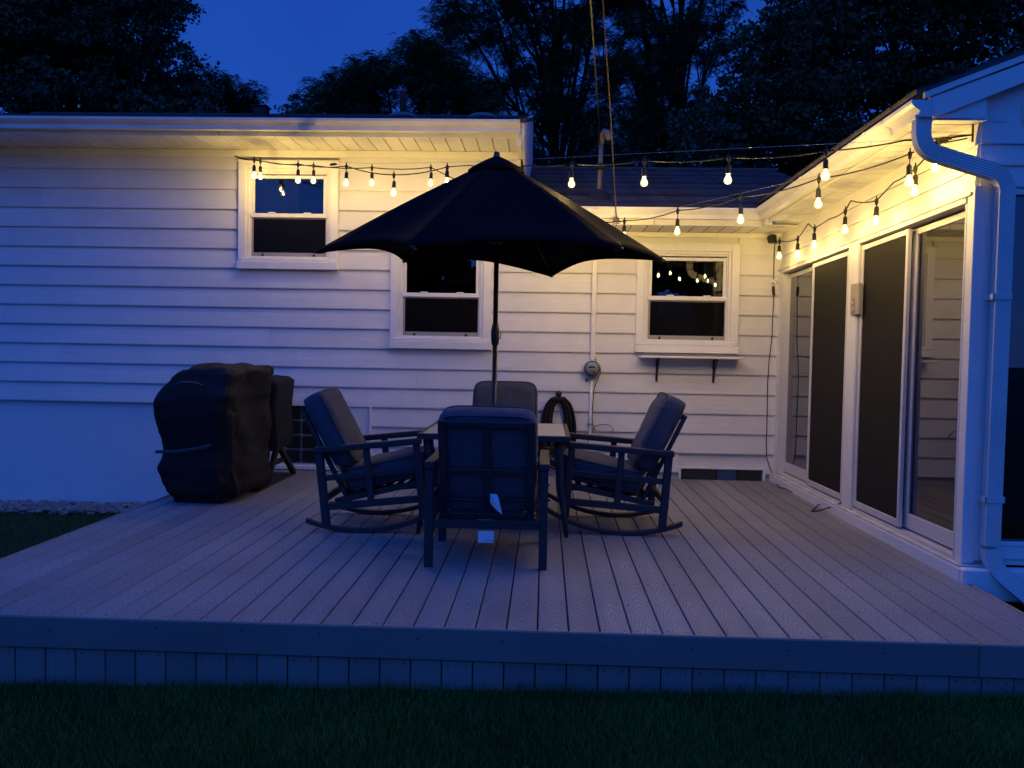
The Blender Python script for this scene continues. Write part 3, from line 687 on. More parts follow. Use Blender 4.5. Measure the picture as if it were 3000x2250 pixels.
for z_ in (1.63, .47):
    MB().box((2.532, DY-.036, z_), (2.645, DY-.030, z_+.035), .001).box((2.532, DY-.036, z_), (2.538, DY+.06, z_+.035), .001).box((2.639, DY-.036, z_), (2.645, DY+.06, z_+.035), .001).build('pipe_strap', 'gutter', dsp)
# ================================================================ DECK
deck = thing('deck', 'low grey brown composite board deck with a face board and upright skirt boards', 'deck', (0, 0, -.3))
BP = .1447; BX0 = -.1547; DF = -4.98; DT = .025
proto = None
for k in range(-21, 18):
    xc = BX0+k*BP+BP/2
    if proto is None:
        proto = MB().box((xc-.0688, DF+.012, -DT), (xc+.0688, -.03, 0), .003).build('deck_board', 'deck', deck, origin=(xc, -2.5, -DT)); pl = proto.location.copy(); x_0 = xc
    else:
        child_dup(proto, deck, pl+Vector((xc-x_0, 0, random.uniform(-.0006, .0006))))
DX0, DX1 = BX0-21*BP-.004, BX0+18*BP+.004
mb = MB()
for k in range(-21, 18):
    for j, y in enumerate(np.arange(-4.93, -.05, .405)):
        for s_ in (-.045, .045):
            x = BX0+k*BP+BP/2+s_+rng.uniform(-.006, .006); yy = y+rng.uniform(-.012, .012)
            mb.lathe((x, yy, -.001), [(.0055, 0), (.0055, .0014), (.001, .0014)], 6, smooth=False)
mb.build('deck_screws', 'black', deck, kind='stuff')
MB().box((DX0-.022, DF-.012, -.148), (1.985, DF+.010, .004), .006).build('fascia_board', 'fascia', deck, origin=(-.5, DF, -.07))
MB().box((1.987, DF-.012, -.148), (DX1+.012, DF+.010, .004), .006).build('fascia_board', 'fascia', deck, origin=(2.2, DF, -.07))
MB().box((DX0-.022, DF+.011, -.148), (DX0-.001, -.03, .002), .005).build('fascia_board', 'fascia', deck, origin=(DX0, -2, -.07))
MB().box((DX1+.001, DF+.011, -.148), (DX1+.020, -3.90, .002), .005).build('fascia_board', 'fascia', deck, origin=(DX1, -4, -.07))
proto = None
k = 0; x = DX0-.01
sx0 = PY((1476, 1960), DF)[0]; x = sx0-20*BP
while x < DX1+.01:
    a, b = max(x+.002, DX0-.018), min(x+BP-.003, DX1+.016)
    if b-a > .03:
        if proto is None and b-a > .139: proto = MB().box((a, DF+.004, -.46), (b, DF+.022, -.150), .003).build('skirt_board', 'fascia', deck, origin=(a, DF, -.3)); pl = proto.location.copy(); xa = a
        elif proto is None or b-a < .139: MB().box((a, DF+.004, -.46), (b, DF+.022, -.150), .003).build('skirt_board', 'fascia', deck, origin=(a, DF, -.3))
        else: child_dup(proto, deck, pl+Vector((a-xa, random.uniform(-.0015, .0015), 0)))
    x += BP
mb = MB()
for i in range(44):
    for s_ in (.03, .112): mb.lathe((sx0-20*BP+i*BP+s_, DF+.0035, -.172+rng.uniform(-.004, .004)), [(.004, 0), (.004, .0012), (.001, .0012)], 6, axis='y', smooth=False)
for xx in np.arange(-3.1, 2.4, .42): mb.lathe((xx+rng.uniform(-.05, .05), DF-.0135, -.045+rng.uniform(-.03, .02)), [(.0045, 0), (.0045, .0012), (.001, .0012)], 6, axis='y', smooth=False)
mb.build('fascia_screws', 'black', deck, kind='stuff')
mb = MB()
for x in np.arange(DX0+.05, DX1-.03, .405): mb.box((x, DF+.03, -.20), (x+.038, -.04, -.026))
mb.build('joists', 'woodbase', deck, kind='stuff')
mb = MB(); x = DX0-.018; y = DF+.03
while y < -.1:
    MB().box((DX0-.012, y, -.5), (DX0-.001, min(y+.14, -.03), -.149), .003).build('skirt_board', 'fascia', deck, origin=(DX0, y, -.3)); y += BP
# ================================================================ WALL-MOUNTED THINGS
em = thing('electric_meter', 'round glass faced electric meter on the white conduit, left of the wall shelf', 'electric meter', (.487, -.06, 1.125))
c_ = (.487, 0, 1.125)
MB().lathe(c_, [(.055, -.02), (.088, -.022), (.090, -.075), (.082, -.078)], 28, axis='y').build('base_ring', 'metergrey', em)
MB().lathe(c_, [(.070, -.08), (.070, -.10), (.02, -.101)], 24, axis='y').build('dial_face', 'meterface', em)
MB().box((.452, -.104, 1.130), (.515, -.1015, 1.150), .001).build('display', 'lcd', em)
MB().box((.468, -.1035, 1.108), (.50, -.1015, 1.112)).box((.468, -.1035, 1.100), (.492, -.1015, 1.103)).extr([(.487, 1.072), (.505, 1.10), (.52, 1.085)], 'y', -.1035, -.1015).build('face_print', 'print', em)
MB().lathe(c_, [(.080, -.078), (.080, -.115), (.070, -.132), (.03, -.138), (.001, -.138)], 28, axis='y').build('glass_cover', 'meterglass', em)
MB().box((.447, -.06, 1.015), (.53, -.024, 1.045), .004).lathe((.458, -.04, 1.03), [(.008, -.01), (.008, .03)], 8, axis='z').lathe((.528, -.05, 1.045), [(.007, -.01), (.007, .02)], 8).build('lower_bracket', 'steel', em)
MB().box((.425, -.027, .985), (.447, -.024, 1.022), .001).build('seal_tag', 'sticker', em, label='small blue seal tag')
cd_ = thing('conduit', 'white painted conduit running up the wall through the electric meter', 'conduit', (.485, -.02, .1))
MB().box((.470, -.052, 1.215), (.518, -.0175, SOFR-.002), .004).build('upper_channel', 'trim', cd_)
MB().tube([(.489, -.034, 1.04), (.482, -.034, .60), (.478, -.034, .20), (.476, -.034, .12)], .016, 12).build('lower_pipe', 'trim', cd_)
MB().box((.455, -.054, .545), (.505, -.0175, .556), .002).build('pipe_clamp', 'steel', cd_); MB().box((.452, -.056, .15), (.503, -.0175, .225), .006).build('pipe_fitting', 'trim', cd_)
cw = MB().tube([(.512, -.045, 1.25), (.530, -.06, 1.20), (.573, -.075, 1.13), (.570, -.07, 1.07), (.535, -.05, .99), (.512, -.04, .90), (.503, -.04, .75), (.500, -.04, .60), (.512, -.045, .54), (.535, -.05, .485)], .0045, 6)
cw.tube([(.50, -.04, .49), (.53, -.06, .53), (.58, -.05, .545), (.63, -.05, .55), (.68, -.06, .545), (.715, -.05, .51), (.722, -.04, .47)], .004, 6)
tag(cw.build('meter_cable', 'rubber'), 'thin black cable looping round the electric meter and down the conduit', 'cable')
sh = thing('wall_shelf', 'narrow pale shelf on two black brackets under the window nearest the sliding doors', 'shelf', (1.46, 0, 1.25))
MB().box((.966, -.255, 1.246), (1.985, -.022, 1.268), .005).build('shelf_board', 'trim', sh)
for x in (1.155, 1.735):
    b_ = MB().box((x-.011, -.034, 1.003), (x+.011, -.018, 1.245), .003).box((x-.011, -.215, 1.230), (x+.011, -.034, 1.2455), .002)
    b_.bar((x, -.04, 1.06), (x, -.19, 1.232), .012, .010, up=(1, 0, 0), ch=.002); b_.build('bracket', 'black', sh)
hr = thing('garden_hose', 'black coiled garden hose hanging on a wall hook, behind the table', 'garden hose', (.15, -.08, .5))
for j in range(9):
    a_ = .070+.0135*j; bq = .235+.015*j+rng.uniform(-.012, .012); pts = []
    for i in range(40):
        t = 2*PI*i/40; x = .150+a_*math.copysign(abs(math.sin(t))**.75, math.sin(t)); z = .775+.006*j-bq*(1-math.cos(t))*1.02+.02*rng.uniform(-.2, .2)*.3-.0*j; pts.append((x+rng.uniform(-.001, .001), -.050-.016*(j % 3)-.006*math.sin(t*3+j), z))
    MB().tube(pts, .0125, 7, close=True).build('hose_loop', 'rubber', hr)
MB().lathe((.152, -.02, .858), [(.030, 0), (.032, -.03), (.020, -.045), (.012, -.07), (.02, -.08), (.02, -.095)], 12, axis='y').box((.085, -.115, .785), (.225, -.03, .83), .015).build('hose_hook', 'black', hr)
# speaker / camera at the corner, cord down the wall
q = PY((2262, 700), -.10)
sp_ = thing('outdoor_speaker', 'small black box speaker in the upper corner where the walls meet', 'speaker', tuple(q))
R_ = Matrix.Rotation(math.radians(22), 3, 'Z')@Matrix.Rotation(math.radians(-10), 3, 'X')
MB().obox(q, (.078, .075, .082), R_, .014).build('speaker_body', 'black', sp_); MB().bar(tuple(q+np.array([.02, .03, 0])), (q[0]+.03, -.012, q[2]-.01), .02, .012).build('mount_arm', 'black', sp_)
# plug tags and drop cord
D1 = [(2281, 708), (2268, 740), (2267, 800), (2265, 830)]
def ywall(pts, Y=-.035): return [PY(p, Y) for p in pts]
cord = thing('power_cord', 'long dark power cord hanging down the wall beside the sliding doors onto the deck', 'power cord', tuple(PY((2262, 1300), -.04)))
MB().tube(ywall([(2278, 706), (2270, 716), (2268, 745), (2267, 800), (2265, 832)]), .0045, 6).build('upper_cord', 'rubber', cord)
MB().tube(ywall([(2266, 838), (2266, 850), (2267, 862), (2268, 866)], -.04), [.012, .016, .014, .008], 8).build('plug', 'black', cord)
pl_ = [(2267, 866), (2267, 880), (2263, 950), (2262, 985), (2253, 1060), (2249, 1120), (2248, 1180), (2247, 1240), (2245, 1300), (2246, 1340), (2258, 1378), (2270, 1405)]
P3 = ywall(pl_, -.045)
P3 += [PZ(p, .008) for p in ((2276, 1419), (2284, 1428), (2300, 1431), (2318, 1441), (2345, 1451), (2366, 1461))]
P3 += [PZ(p, .008) for p in ((2385, 1470), (2400, 1478))]
MB().tube(P3, .0048, 6).build('lower_cord', 'rubber', cord)
P4 = [PZ((2405, 1483), .008), PZ((2398, 1478), .03), PZ((2388, 1488), .01), PZ((2378, 1497), .008), PZ((2380, 1499), .008), PZ((2396, 1497), .008), PZ((2420, 1490), .03), PW((2450, 1480), 2.36), PW((2470, 1471), 2.37)]
MB().tube(P4, .0055, 6).build('cord_loop', 'rubber', cord)
q = PY((2266, 822), -.05)
tg = MB(); 
for a, dx in ((.5, -.012), (-.4, .012), (1.3, .03)): tg.obox((q[0]+dx, q[1]-.006*dx, q[2]-.01+abs(dx)*.3), (.026, .001, .042), Matrix.Rotation(a, 3, 'Y')@Matrix.Rotation(.5*dx*40, 3, 'Z'))
tag(tg.build('paper_tags', 'paper'), 'small white paper tags tied on the cord above its plug', 'tag')
# plaque with a relief face on the door post
pq = [PW(c6(*t), 2.345) for t in ((1165, 1105), (1280, 1105), (1268, 1520), (1165, 1535))]
yA, yB = pq[0][1], pq[1][1]; zT, zB = pq[0][2], pq[3][2]; xP = WX-.022*(yA+yB)/2-.026
pk = thing('wall_plaque', 'tan stone plaque with a small relief face, on the post between sliding doors', 'plaque', (xP, (yA+yB)/2, zB))
MB().box((xP-.030, yB, zB), (xP, yA, zT), .005).build('slab', 'plaque', pk)
fy, fz = (yA+yB)/2+.008, zB+.085
rl = MB(); Rf = Matrix.Identity(3)
rl.lathe((xP-.030, fy, fz), [(.026, 0), (.024, -.010), (.015, -.017), (.002, -.019)], 12, axis='x')
for k in range(7): a = PI*.15+k*PI*.7/6; rl.tube([(xP-.031, fy+.020*math.cos(a), fz+.022*math.sin(a)), (xP-.037, fy+.034*math.cos(a), fz+.045*math.sin(a)), (xP-.031, fy+.045*math.cos(a), fz+.075*math.sin(a)*(.6+.4*(k == 5)))], [.004, .003, .001], 5)
rl.obox((xP-.050, fy, fz-.002), (.008, .007, .016), Rf, .002).obox((xP-.046, fy, fz-.016), (.006, .014, .004), Rf, .001).obox((xP-.046, fy-.009, fz+.006), (.005, .008, .004), Rf, .001).obox((xP-.046, fy+.009, fz+.006), (.005, .008, .004), Rf, .001)
rl.lathe((xP-.030, fy, fz-.042), [(.032, 0), (.03, -.006), (.02, -.010), (.002, -.011)], 10, axis='x'); rl.build('relief_face', 'plaque', pk)
# ================================================================ SERVICE MAST AND CABLES
mst = thing('service_mast', 'weathered steel electric service mast with its hooded head on the low roof', 'mast', tuple(PY((1754, 583), .06)))
b0 = PY((1754, 583), .06); t0 = PY((1762, 408), .06)
MB().tube([b0-np.array([0, 0, .1]), t0], .024, 14).build('mast_pipe', 'mastmetal', mst)
MB().lathe(tuple(b0+np.array([0, -.02, -.04])), [(.14, 0), (.135, .02), (.10, .08), (.05, .12), (.036, .13)], 20).build('roof_boot', 'boot', mst)
kn = PY((1757, 490), .06); MB().lathe(tuple(kn+np.array([.01, -.045, -.03])), [(.02, 0), (.05, .012), (.05, .045), (.02, .06)], 14).box((kn[0]-.045, .01, kn[2]-.02), (kn[0]+.045, .11, kn[2]+.02), .005).build('insulator', 'boot', mst)
hd = MB().tube([t0-np.array([0, 0, .05]), t0+np.array([.005, -.01, .03]), t0+np.array([.03, -.05, .06]), t0+np.array([.06, -.09, .04]), t0+np.array([.07, -.10, -.03])], [.026, .034, .040, .038, .03], 14); hd.build('weatherhead', 'mastmetal', mst)
sd = MB().tube([kn+np.array([0, -.05, 0]), PY((1758, 440), .2), PY((1755, 360), -.5), PY((1748, 250), -1.8), PY((1740, 140), -3.0), PY((1730, 0), -4.4), PY((1722, -220), -6.2)], .0055, 7)
tag(sd.build('service_cable', 'rubber'), 'twisted dark service cable running up from the mast out of the picture', 'cable')
a_ = PY((1806, 640), -.64)
gwp = MB().tube([a_, PY((1788, 320), -1.6), PY((1766, 0), -2.8), PY((1752, -260), -3.8), PY((1738, -520), -4.8)], .0055, 7)
tag(gwp.build('tan_cable', 'rope'), 'straight tan cable tied to the low gutter and running up out of the picture', 'cable')
kt = MB(); 
for k in range(4): kt.tube([a_+np.array([.02*math.cos(t)*(1+.3*k % 2), .012*math.sin(t*1.0+k), .012*math.sin(t)-.012*k]) for t in [2*PI*i/10 for i in range(10)]], .004, 5, close=True)
kt.tube([a_+np.array([0, 0, -.02]), a_+np.array([-.005, 0, -.08]), a_+np.array([-.04, .02, -.13])], .0045, 6); tag(kt.build('cable_knot', 'rope'), 'knotted end of the tan cable at the low gutter edge', 'knot')
# ================================================================ STRING LIGHTS
pb = {}
def bulb_meshes():
    m_ = MB().lathe((0, 0, 0), [(.004, .082), (.0145, .070), (.0165, .060), (.0165, .026), (.0185, .022), (.0185, .014), (.001, .013)], 12)
    pb['socket'] = m_
    g_ = MB().lathe((0, 0, 0), [(.0125, .0145), (.0135, .004), (.0185, -.008), (.0245, -.020), (.0265, -.032), (.0245, -.043), (.0175, -.052), (.008, -.056), (.001, -.057)], 16)
    pb['bulb'] = g_
    f = MB().lathe((0, 0, 0), [(.001, -.006), (.0055, -.009), (.0062, -.026), (.0055, -.043), (.001, -.046)], 8); pb['filament'] = f
bulb_meshes(); BM = {}
DIM = {'a': 1.0, 'b': .37, 'c': .27}
for k_, v_ in DIM.items(): M['filament_'+k_] = emis('glowing_filament', (1.0, .665, .19), BULB_CORE*v_)
def bulb(parent, c, fil='a'):
    """c = centre of the glass"""
    c = Vector(c); base = c+Vector((0, 0, .026)); po = Vector(ORI[parent.name])
    rz = random.uniform(0, 6)
    obs = []
    for k, m_ in (('socket', 'rubber'), ('bulb', 'bulbglass'), ('filament', 'filament_'+fil)):
        kk = (k, m_)
        if kk not in BM: o = pb[k].build(k, m_); BM[kk] = o
        else: o = BM[kk].copy(); sc.collection.objects.link(o)
        obs.append(o)
    obs[0].parent = parent; obs[0].location = base-po; obs[0].rotation_euler = (random.uniform(-.05, .05), random.uniform(-.05, .05), rz)
    obs[1].parent = obs[0]; obs[2].parent = obs[0]; obs[1].location = obs[2].location = (0, 0, 0)
    return base+Vector((0, 0, .08))
def strand(name, label, items, extra_pts, group, lead=None, trail=None, r=.0050, fil='a'):
    """items: list of (bulb centre xyz, hang xyz). extra_pts: dict index -> points inserted after item"""
    s_ = thing(name, label, 'string lights', tuple(items[0][1]), group)
    path = list(lead or [])
    for i, (b_, h_) in enumerate(items):
        tp = bulb(s_, b_, fil if isinstance(fil, str) else fil[i]); h_ = Vector(h_)
        cn = MB().lathe(tuple(h_), [(.004, -.034), (.010, -.026), (.014, -.006), (.013, .010), (.006, .014), (.004, .034), (.001, .036)], 8)
        cn.build('cord_junction', 'rubber', s_)
        MB().tube([h_+Vector((0, 0, -.03)), (h_+tp)/2+Vector((.002*random.uniform(-1, 1), 0, 0)), tp], .0034, 6).build('drop_cord', 'rubber', s_)
        if path:
            p0 = Vector(path[-1]); d_ = (h_-p0).length; 
            for t in (.25, .5, .75): path.append(p0.lerp(h_, t)+Vector((0, 0, -.055*d_*4*t*(1-t)*.55)))
        path.append(h_)
        for e in extra_pts.get(i, []): path.append(Vector(e))
    for e in (trail or []):
        p0 = Vector(path[-1]); e = Vector(e); d_ = (e-p0).length
        for t in (.25, .5, .75): path.append(p0.lerp(e, t)+Vector((0, 0, -.04*d_*4*t*(1-t)*.5)))
        path.append(e)
    MB().tube(path, r, 6).build('cable', 'rubber', s_)
    return s_
anchor = PY((687, 456), -.10)
endN = PW(((2600+1035/4.1475), 250+600/4.1475), 2.36)
A, B = anchor, endN
def itN(b_, h_, A=A, B=B):
    p = PV(b_, A, B); h = PV(h_, A, B); return (p, (p[0], p[1], h[2]))
N_ = [itN(c4(450, 462), c4(445, 335)), itN(c4(755, 492), c4(765, 360)), itN(c4(1145, 515), c4(1157, 376)), itN(c4(1530, 593), c4(1537, 448)), itN(c4(1962, 512), c4(1967, 384)),
      itN(c5(205, 243), c5(215, 82)), itN(c5(793, 232), c5(810, 55)), itN(c5(1473, 212), c5(1490, 30)), itN(c3(925, 1138), c3(940, 978))]
mid = PV((1455, 497), A, B)
strand('string_light', 'string of lit bulbs from the left eave behind the umbrella tip to the wing front', N_, {4: [PV(c4(2150, 372), A, B), mid, PV((1560, 484), A, B)]}, 'strings of warm bulbs', lead=[anchor], trail=[PV(c3(1440, 910), A, B), endN], fil=['b', 'b', 'b', 'b', 'a', 'a', 'a', 'a', 'a'])
# guide wire of that strand
gw_ = MB().tube([anchor, PV(c4(1300, 357), A, B), PV((1400, 474), A, B), PV(c3(500, 955), A, B), PV(c3(1300, 915), A, B), endN], .0016, 5)
tag(gw_.build('guide_wire', 'steel'), 'thin steel guide wire above the long string of lights', 'wire')
# short strand on the left wall, running on behind the umbrella to the low gutter
def itW(b_, h_, y=-.46):
    p = PY(b_, y); h = PY(h_, y); return (p, (p[0], y, h[2]))
F_ = [itW(c4(400, 455), c4(398, 325)), itW(c4(880, 495), c4(877, 372)), itW(c4(1353, 515), c4(1350, 390)), itW(c4(1830, 515), c4(1828, 388))]
A2 = PY((1760, 668), -.70); B2 = PW((2700, 440), 2.16); B2 = np.array([2.20, -3.62, 2.5])
zr_ = F_[-1][1][2]
for t, dz in ((.35, -.10), (.70, -.30)):
    p = np.array(F_[-1][1])*(1-t)+np.array([A2[0], A2[1], A2[2]+.0])*t; F_.append(((p[0], p[1], p[2]-.19), (p[0], p[1], p[2]-.03)))
L_ = [itN(c5(632, 672), c5(637, 545), A2, B2), itN(c5(1062, 630), c5(1067, 460), A2, B2), itN(c5(1575, 536), c5(1583, 352), A2, B2), itN(c3(878, 1320), c3(873, 1160), A2, B2), itN(c3(1467, 1178), c3(1478, 996), A2, B2)]
strand('string_light', 'string of lit bulbs nearest the back wall, running on low to the wing gutter', F_+L_, {}, 'strings of warm bulbs', fil=['b']*len(F_)+['a', 'a', 'a', 'b', 'b'], lead=[anchor+np.array([0, .02, 0])], trail=[PV(c3(1500, 985), A2, B2)])
gw2 = MB().tube([A2+np.array([0, 0, .02]), PV(c5(1065, 438), A2, B2), PV(c3(873, 1140), A2, B2), PV(c3(1490, 985), A2, B2), np.array([2.20, -3.7, 2.60])], .0016, 5)
tag(gw2.build('guide_wire', 'steel'), 'thin guide wire above the lower string of lights near the wing eave', 'wire')
def itR(b_, h_, f=2.22):
    p = PW(b_, f); h = PW(h_, f); return (p, (p[0], p[1], max(h[2], p[2]+.13)))
R__ = [itR(c6(155, 712), c6(135, 510)), itR(c6(408, 690), c6(402, 478)), itR(c6(642, 560), c6(672, 318)), itR(c6(1066, 350), c6(1070, 85)), itR(c3(1252, 1435), c3(1257, 1300)), itR(c3(1503, 1240), c3(1520, 1085)), itR(c3(1638, 1085), c3(1632, 935))]
strand('string_light', 'string of lit bulbs looped along the wing wall above the sliding doors', R__, {1: [PW(c6(560, 262), 2.22)], 2: [PW(c6(860, 190), 2.22)], 3: [PW(c3(1090, 1300), 2.22)], 4: [PW(c3(1370, 1180), 2.22)]}, 'strings of warm bulbs', fil='c', lead=[PY((2270, 712), -.05)], trail=[endN+np.array([-.03, 0, -.02])])
# hardware where strands meet at the wing front
hw = MB(); hp = PW((2762, 408), 2.34)
for k in range(5): hw.tube([hp+np.array([rng.uniform(-.03, .03), rng.uniform(-.05, .05), rng.uniform(-.03, .03)]) for _ in range(5)], .007, 6)
hw.tube([hp, hp+np.array([0, -.1, .0]), endN], .003, 5); hw.tube([endN+np.array([0, 0, -.04]), endN, endN+np.array([0, 0, .06])], .006, 6)
tag(hw.build('cable_bundle', 'rubber'), 'tangle of black cable ends and hook under the wing eave by the downspout', 'cable bundle')
q = PV(c4(1040, 366), A, B); MB().tube([q+np.array([-.035, .02, 0]), q+np.array([-.02, .01, .003]), q+np.array([.02, -.01, .003]), q+np.array([.04, -.02, 0])], [.006, .013, .013, .006], 8).build('plug_joint', 'rubber', bpy.data.objects['string_light'])
# ================================================================ UMBRELLA
UC = np.array([-.372, -2.45])
um = thing('patio_umbrella', 'large open black patio umbrella standing through the middle of the table', 'umbrella', (UC[0], UC[1], 0))
CXY = (-.387, -2.45); RU = 1.31; rows = [757, 721, 717, 733, 762, 805]
cor = []
for k in range(6):
    t = -.185+k*PI/3; x, y = CXY[0]+RU*math.cos(t), CXY[1]-RU*math.sin(t)
    cor.append(Vector((x, y, zat(x, y, rows[k]))))
HUB = Vector((CXY[0], CXY[1], 2.725))
def rib(k, t):                        # slightly bowed rib line
    p = HUB.lerp(cor[k % 6], t); p.z += .018*math.sin(PI*min(t, 1)) ; return p
NR, NT = 16, 14
for k in range(6):
    vs = []
    for i in range(NR+1):
        t = .09+.91*i/NR
        a, b = rib(k, t), rib(k+1, t)
        for j in range(NT+1):
            s_ = j/NT; p = a.lerp(b, s_); q_ = 4*s_*(1-s_)
            inward = .13*t**2.2*q_; ctr = Vector((HUB.x, HUB.y, p.z)); dvec = (ctr-p); 
            if dvec.length > 0: p += dvec.normalized()*inward
            p.z += -.050*t*q_*math.sin(PI*t) + .065*q_*t**4
            p.z += .004*math.sin(7*s_+k)*math.sin(5*t+k*2)*q_+.0025*math.sin(31*s_)*(1-t)*q_
            vs.append(p)
    m_ = MB(); W_ = NT+1
    fs = [(i*W_+j, i*W_+j+1, (i+1)*W_+j+1, (i+1)*W_+j) for i in range(NR) for j in range(NT)]
    m_.add(vs, fs, True)
    # hem: small turned-down strip along the rim
    rim = vs[NR*W_:]; m_.add(list(rim)+[v+Vector((0, 0, -.022))+(Vector((HUB.x, HUB.y, v.z))-v).normalized()*.012 for v in rim], [(j, j+1, W_+j+1, W_+j) for j in range(NT)], True)
    o = m_.build('canopy_panel', 'canopy', um); sm_ = o.modifiers.new('thickness', 'SOLIDIFY'); sm_.thickness = .0018
    rb = [rib(k, t)+Vector((0, 0, -.016)) for t in (.05, .25, .5, .75, .97)]
    MB().tube(rb, .007, 6).build('rib', 'pole', um)
    st = MB().tube([Vector((HUB.x, HUB.y, 2.12))+(cor[k]-HUB).normalized()*.04, rib(k, .52)+Vector((0, 0, -.02))], .006, 6); st.build('strut', 'pole', um)
    d_ = (cor[k]-HUB); d_.z = 0; d_.normalize(); MB().tube([cor[k]-d_*.05+Vector((0, 0, -.01)), cor[k]+d_*.012+Vector((0, 0, -.014))], [.014, .011], 8).build('rib_end_cap', 'black', um)
# vent cap
m_ = MB(); vs = []; n6 = 36
for r_, z_ in ((.035, 2.732), (.08, 2.712), (.13, 2.685), (.18, 2.657), (.212, 2.634), (.216, 2.612)):
    for i in range(n6):
        a = 2*PI*i/n6; hexr = r_*(1-.07*abs(math.sin(3*(a+.185)))) ; fl = .006*math.sin(a*6+1)*(r_/.24)+.005*math.sin(a*2.0)*(r_ > .2)
        vs.append((HUB.x+hexr*math.cos(a), HUB.y-hexr*math.sin(a), z_+fl))
m_.add(vs, [(i*n6+j, i*n6+(j+1) % n6, (i+1)*n6+(j+1) % n6, (i+1)*n6+j) for i in range(5) for j in range(n6)], True); o = m_.build('vent_cap', 'canopy', um); sm_ = o.modifiers.new('thickness', 'SOLIDIFY'); sm_.thickness = .002
MB().lathe((HUB.x, HUB.y, 2.700), [(.050, 0), (.034, .022), (.024, .042), (.020, .066), (.016, .072), (.001, .073)], 16).build('finial', 'pole', um)
MB().lathe((UC[0]-.004, UC[1], 0), [(.0195, .1), (.0195, 1.33), (.0185, 1.33), (.0185, 2.69)], 16).build('pole', 'pole', um)
MB().lathe((UC[0]-.004, UC[1], 1.33), [(.021, 0), (.026, .01), (.031, .05), (.031, .11), (.024, .155), (.020, .165)], 16).build('crank_housing', 'black', um)
MB().tube([(UC[0]+.02, UC[1]-.01, 1.38), (UC[0]+.038, UC[1]-.02, 1.385), (UC[0]+.038, UC[1]-.02, 1.43)], .004, 6).build('crank_handle', 'black', um)
MB().lathe((UC[0]-.004, UC[1], 2.09), [(.02, 0), (.035, .005), (.035, .055), (.02, .06)], 12).build('runner_hub', 'black', um)
MB().lathe((UC[0]-.004, UC[1], .001), [(.24, 0), (.24, .025), (.22, .045), (.10, .07), (.04, .085), (.03, .09), (.027, .32), (.02, .32)], 28).build('base', 'black', um)
# ================================================================ TABLE
TC = (-.345, -2.44); TH = .535; TZ = .705
tb = thing('patio_table', 'square patio table with pale top and dark curved legs, between the four chairs', 'table', (TC[0], TC[1], 0))
mb = MB(); hx = TH
ins = TH-.035
mb.box((TC[0]-ins, TC[1]-ins, TZ-.012), (TC[0]+ins, TC[1]+ins, TZ+.001), .003); mb.build('tabletop', 'tabletop', tb)
mb = MB()
for s_ in (-1, 1):
    mb.box((TC[0]-TH, TC[1]+s_*TH-(.034 if s_ > 0 else 0), TZ-.040), (TC[0]+TH, TC[1]+s_*TH+(.034 if s_ < 0 else 0), TZ), .004)
    mb.box((TC[0]+s_*TH-(.034 if s_ > 0 else 0), TC[1]-ins, TZ-.040), (TC[0]+s_*TH+(.034 if s_ < 0 else 0), TC[1]+ins, TZ), .004)
mb.build('table_rim', 'frame', tb)
for sx in (-1, 1):
    for sy in (-1, 1):
        cx, cy_ = TC[0]+sx*(TH-.05), TC[1]+sy*(TH-.05); dx, dy = sx*.7, sy*.7
        path = [(cx-dx*.02, cy_-dy*.02, TZ-.04), (cx-dx*.035, cy_-dy*.035, .55), (cx-dx*.02, cy_-dy*.02, .35), (cx+dx*.02, cy_+dy*.02, .15), (cx+dx*.05, cy_+dy*.05, 0.0)]
        MB().tube(path, [.030, .030, .027, .020, .014], 8).build('leg', 'frame', tb)
        br_ = [(cx-dx*.40, cy_-dy*.40, TZ-.045), (cx-dx*.33, cy_-dy*.33, .60), (cx-dx*.20, cy_-dy*.20, .52), (cx-dx*.04, cy_-dy*.04, .50)]
        MB().tube(br_, .014, 8).build('brace', 'frame', tb)
MB().tube([(TC[0]-.40, TC[1]-.40, .22), (TC[0]+.40, TC[1]+.40, .22)], .009, 6).tube([(TC[0]-.40, TC[1]+.40, .235), (TC[0]+.40, TC[1]-.40, .235)], .009, 6).build('stretcher', 'frame', tb)
# ================================================================ CHAIRS
def superbox(c, dims, R, e=.28, nu=30, nv=20, puff=.0, seed=0, wr=.004):
    """rounded cushion; dims full sizes"""
    a, b, h = dims[0]/2, dims[1]/2, dims[2]/2; vs = []
    def sp(v, ee): return math.copysign(abs(v)**ee, v)
    rr = np.random.default_rng(seed); ph = rr.uniform(0, 6, 8)
    for i in range(nv+1):
        th = -PI/2+PI*i/nv
        for j in range(nu):
            f = 2*PI*j/nu+PI/nu
            cz = sp(math.cos(th), .34); x = a*cz*sp(math.cos(f), e); y = b*cz*sp(math.sin(f), e); z = h*sp(math.sin(th), .50)
            q_ = max(0, 1-(x/a)**4)*max(0, 1-(y/b)**4); z *= (1+puff*q_)
            wv = wr*(math.sin(9*x/a+ph[0]+2*y/b)*math.sin(5*y/b+ph[1])+.6*math.sin(15*y/b+ph[2]+3*x/a))
            vs.append(Vector(c)+R@Vector((x+wv*.6, y+wr*.8*math.sin(7*z/h+ph[3]), z+wv)))
    fs = [(i*nu+j, i*nu+(j+1) % nu, (i+1)*nu+(j+1) % nu, (i+1)*nu+j) for i in range(nv) for j in range(nu)]
    return MB().add(vs, fs, True)
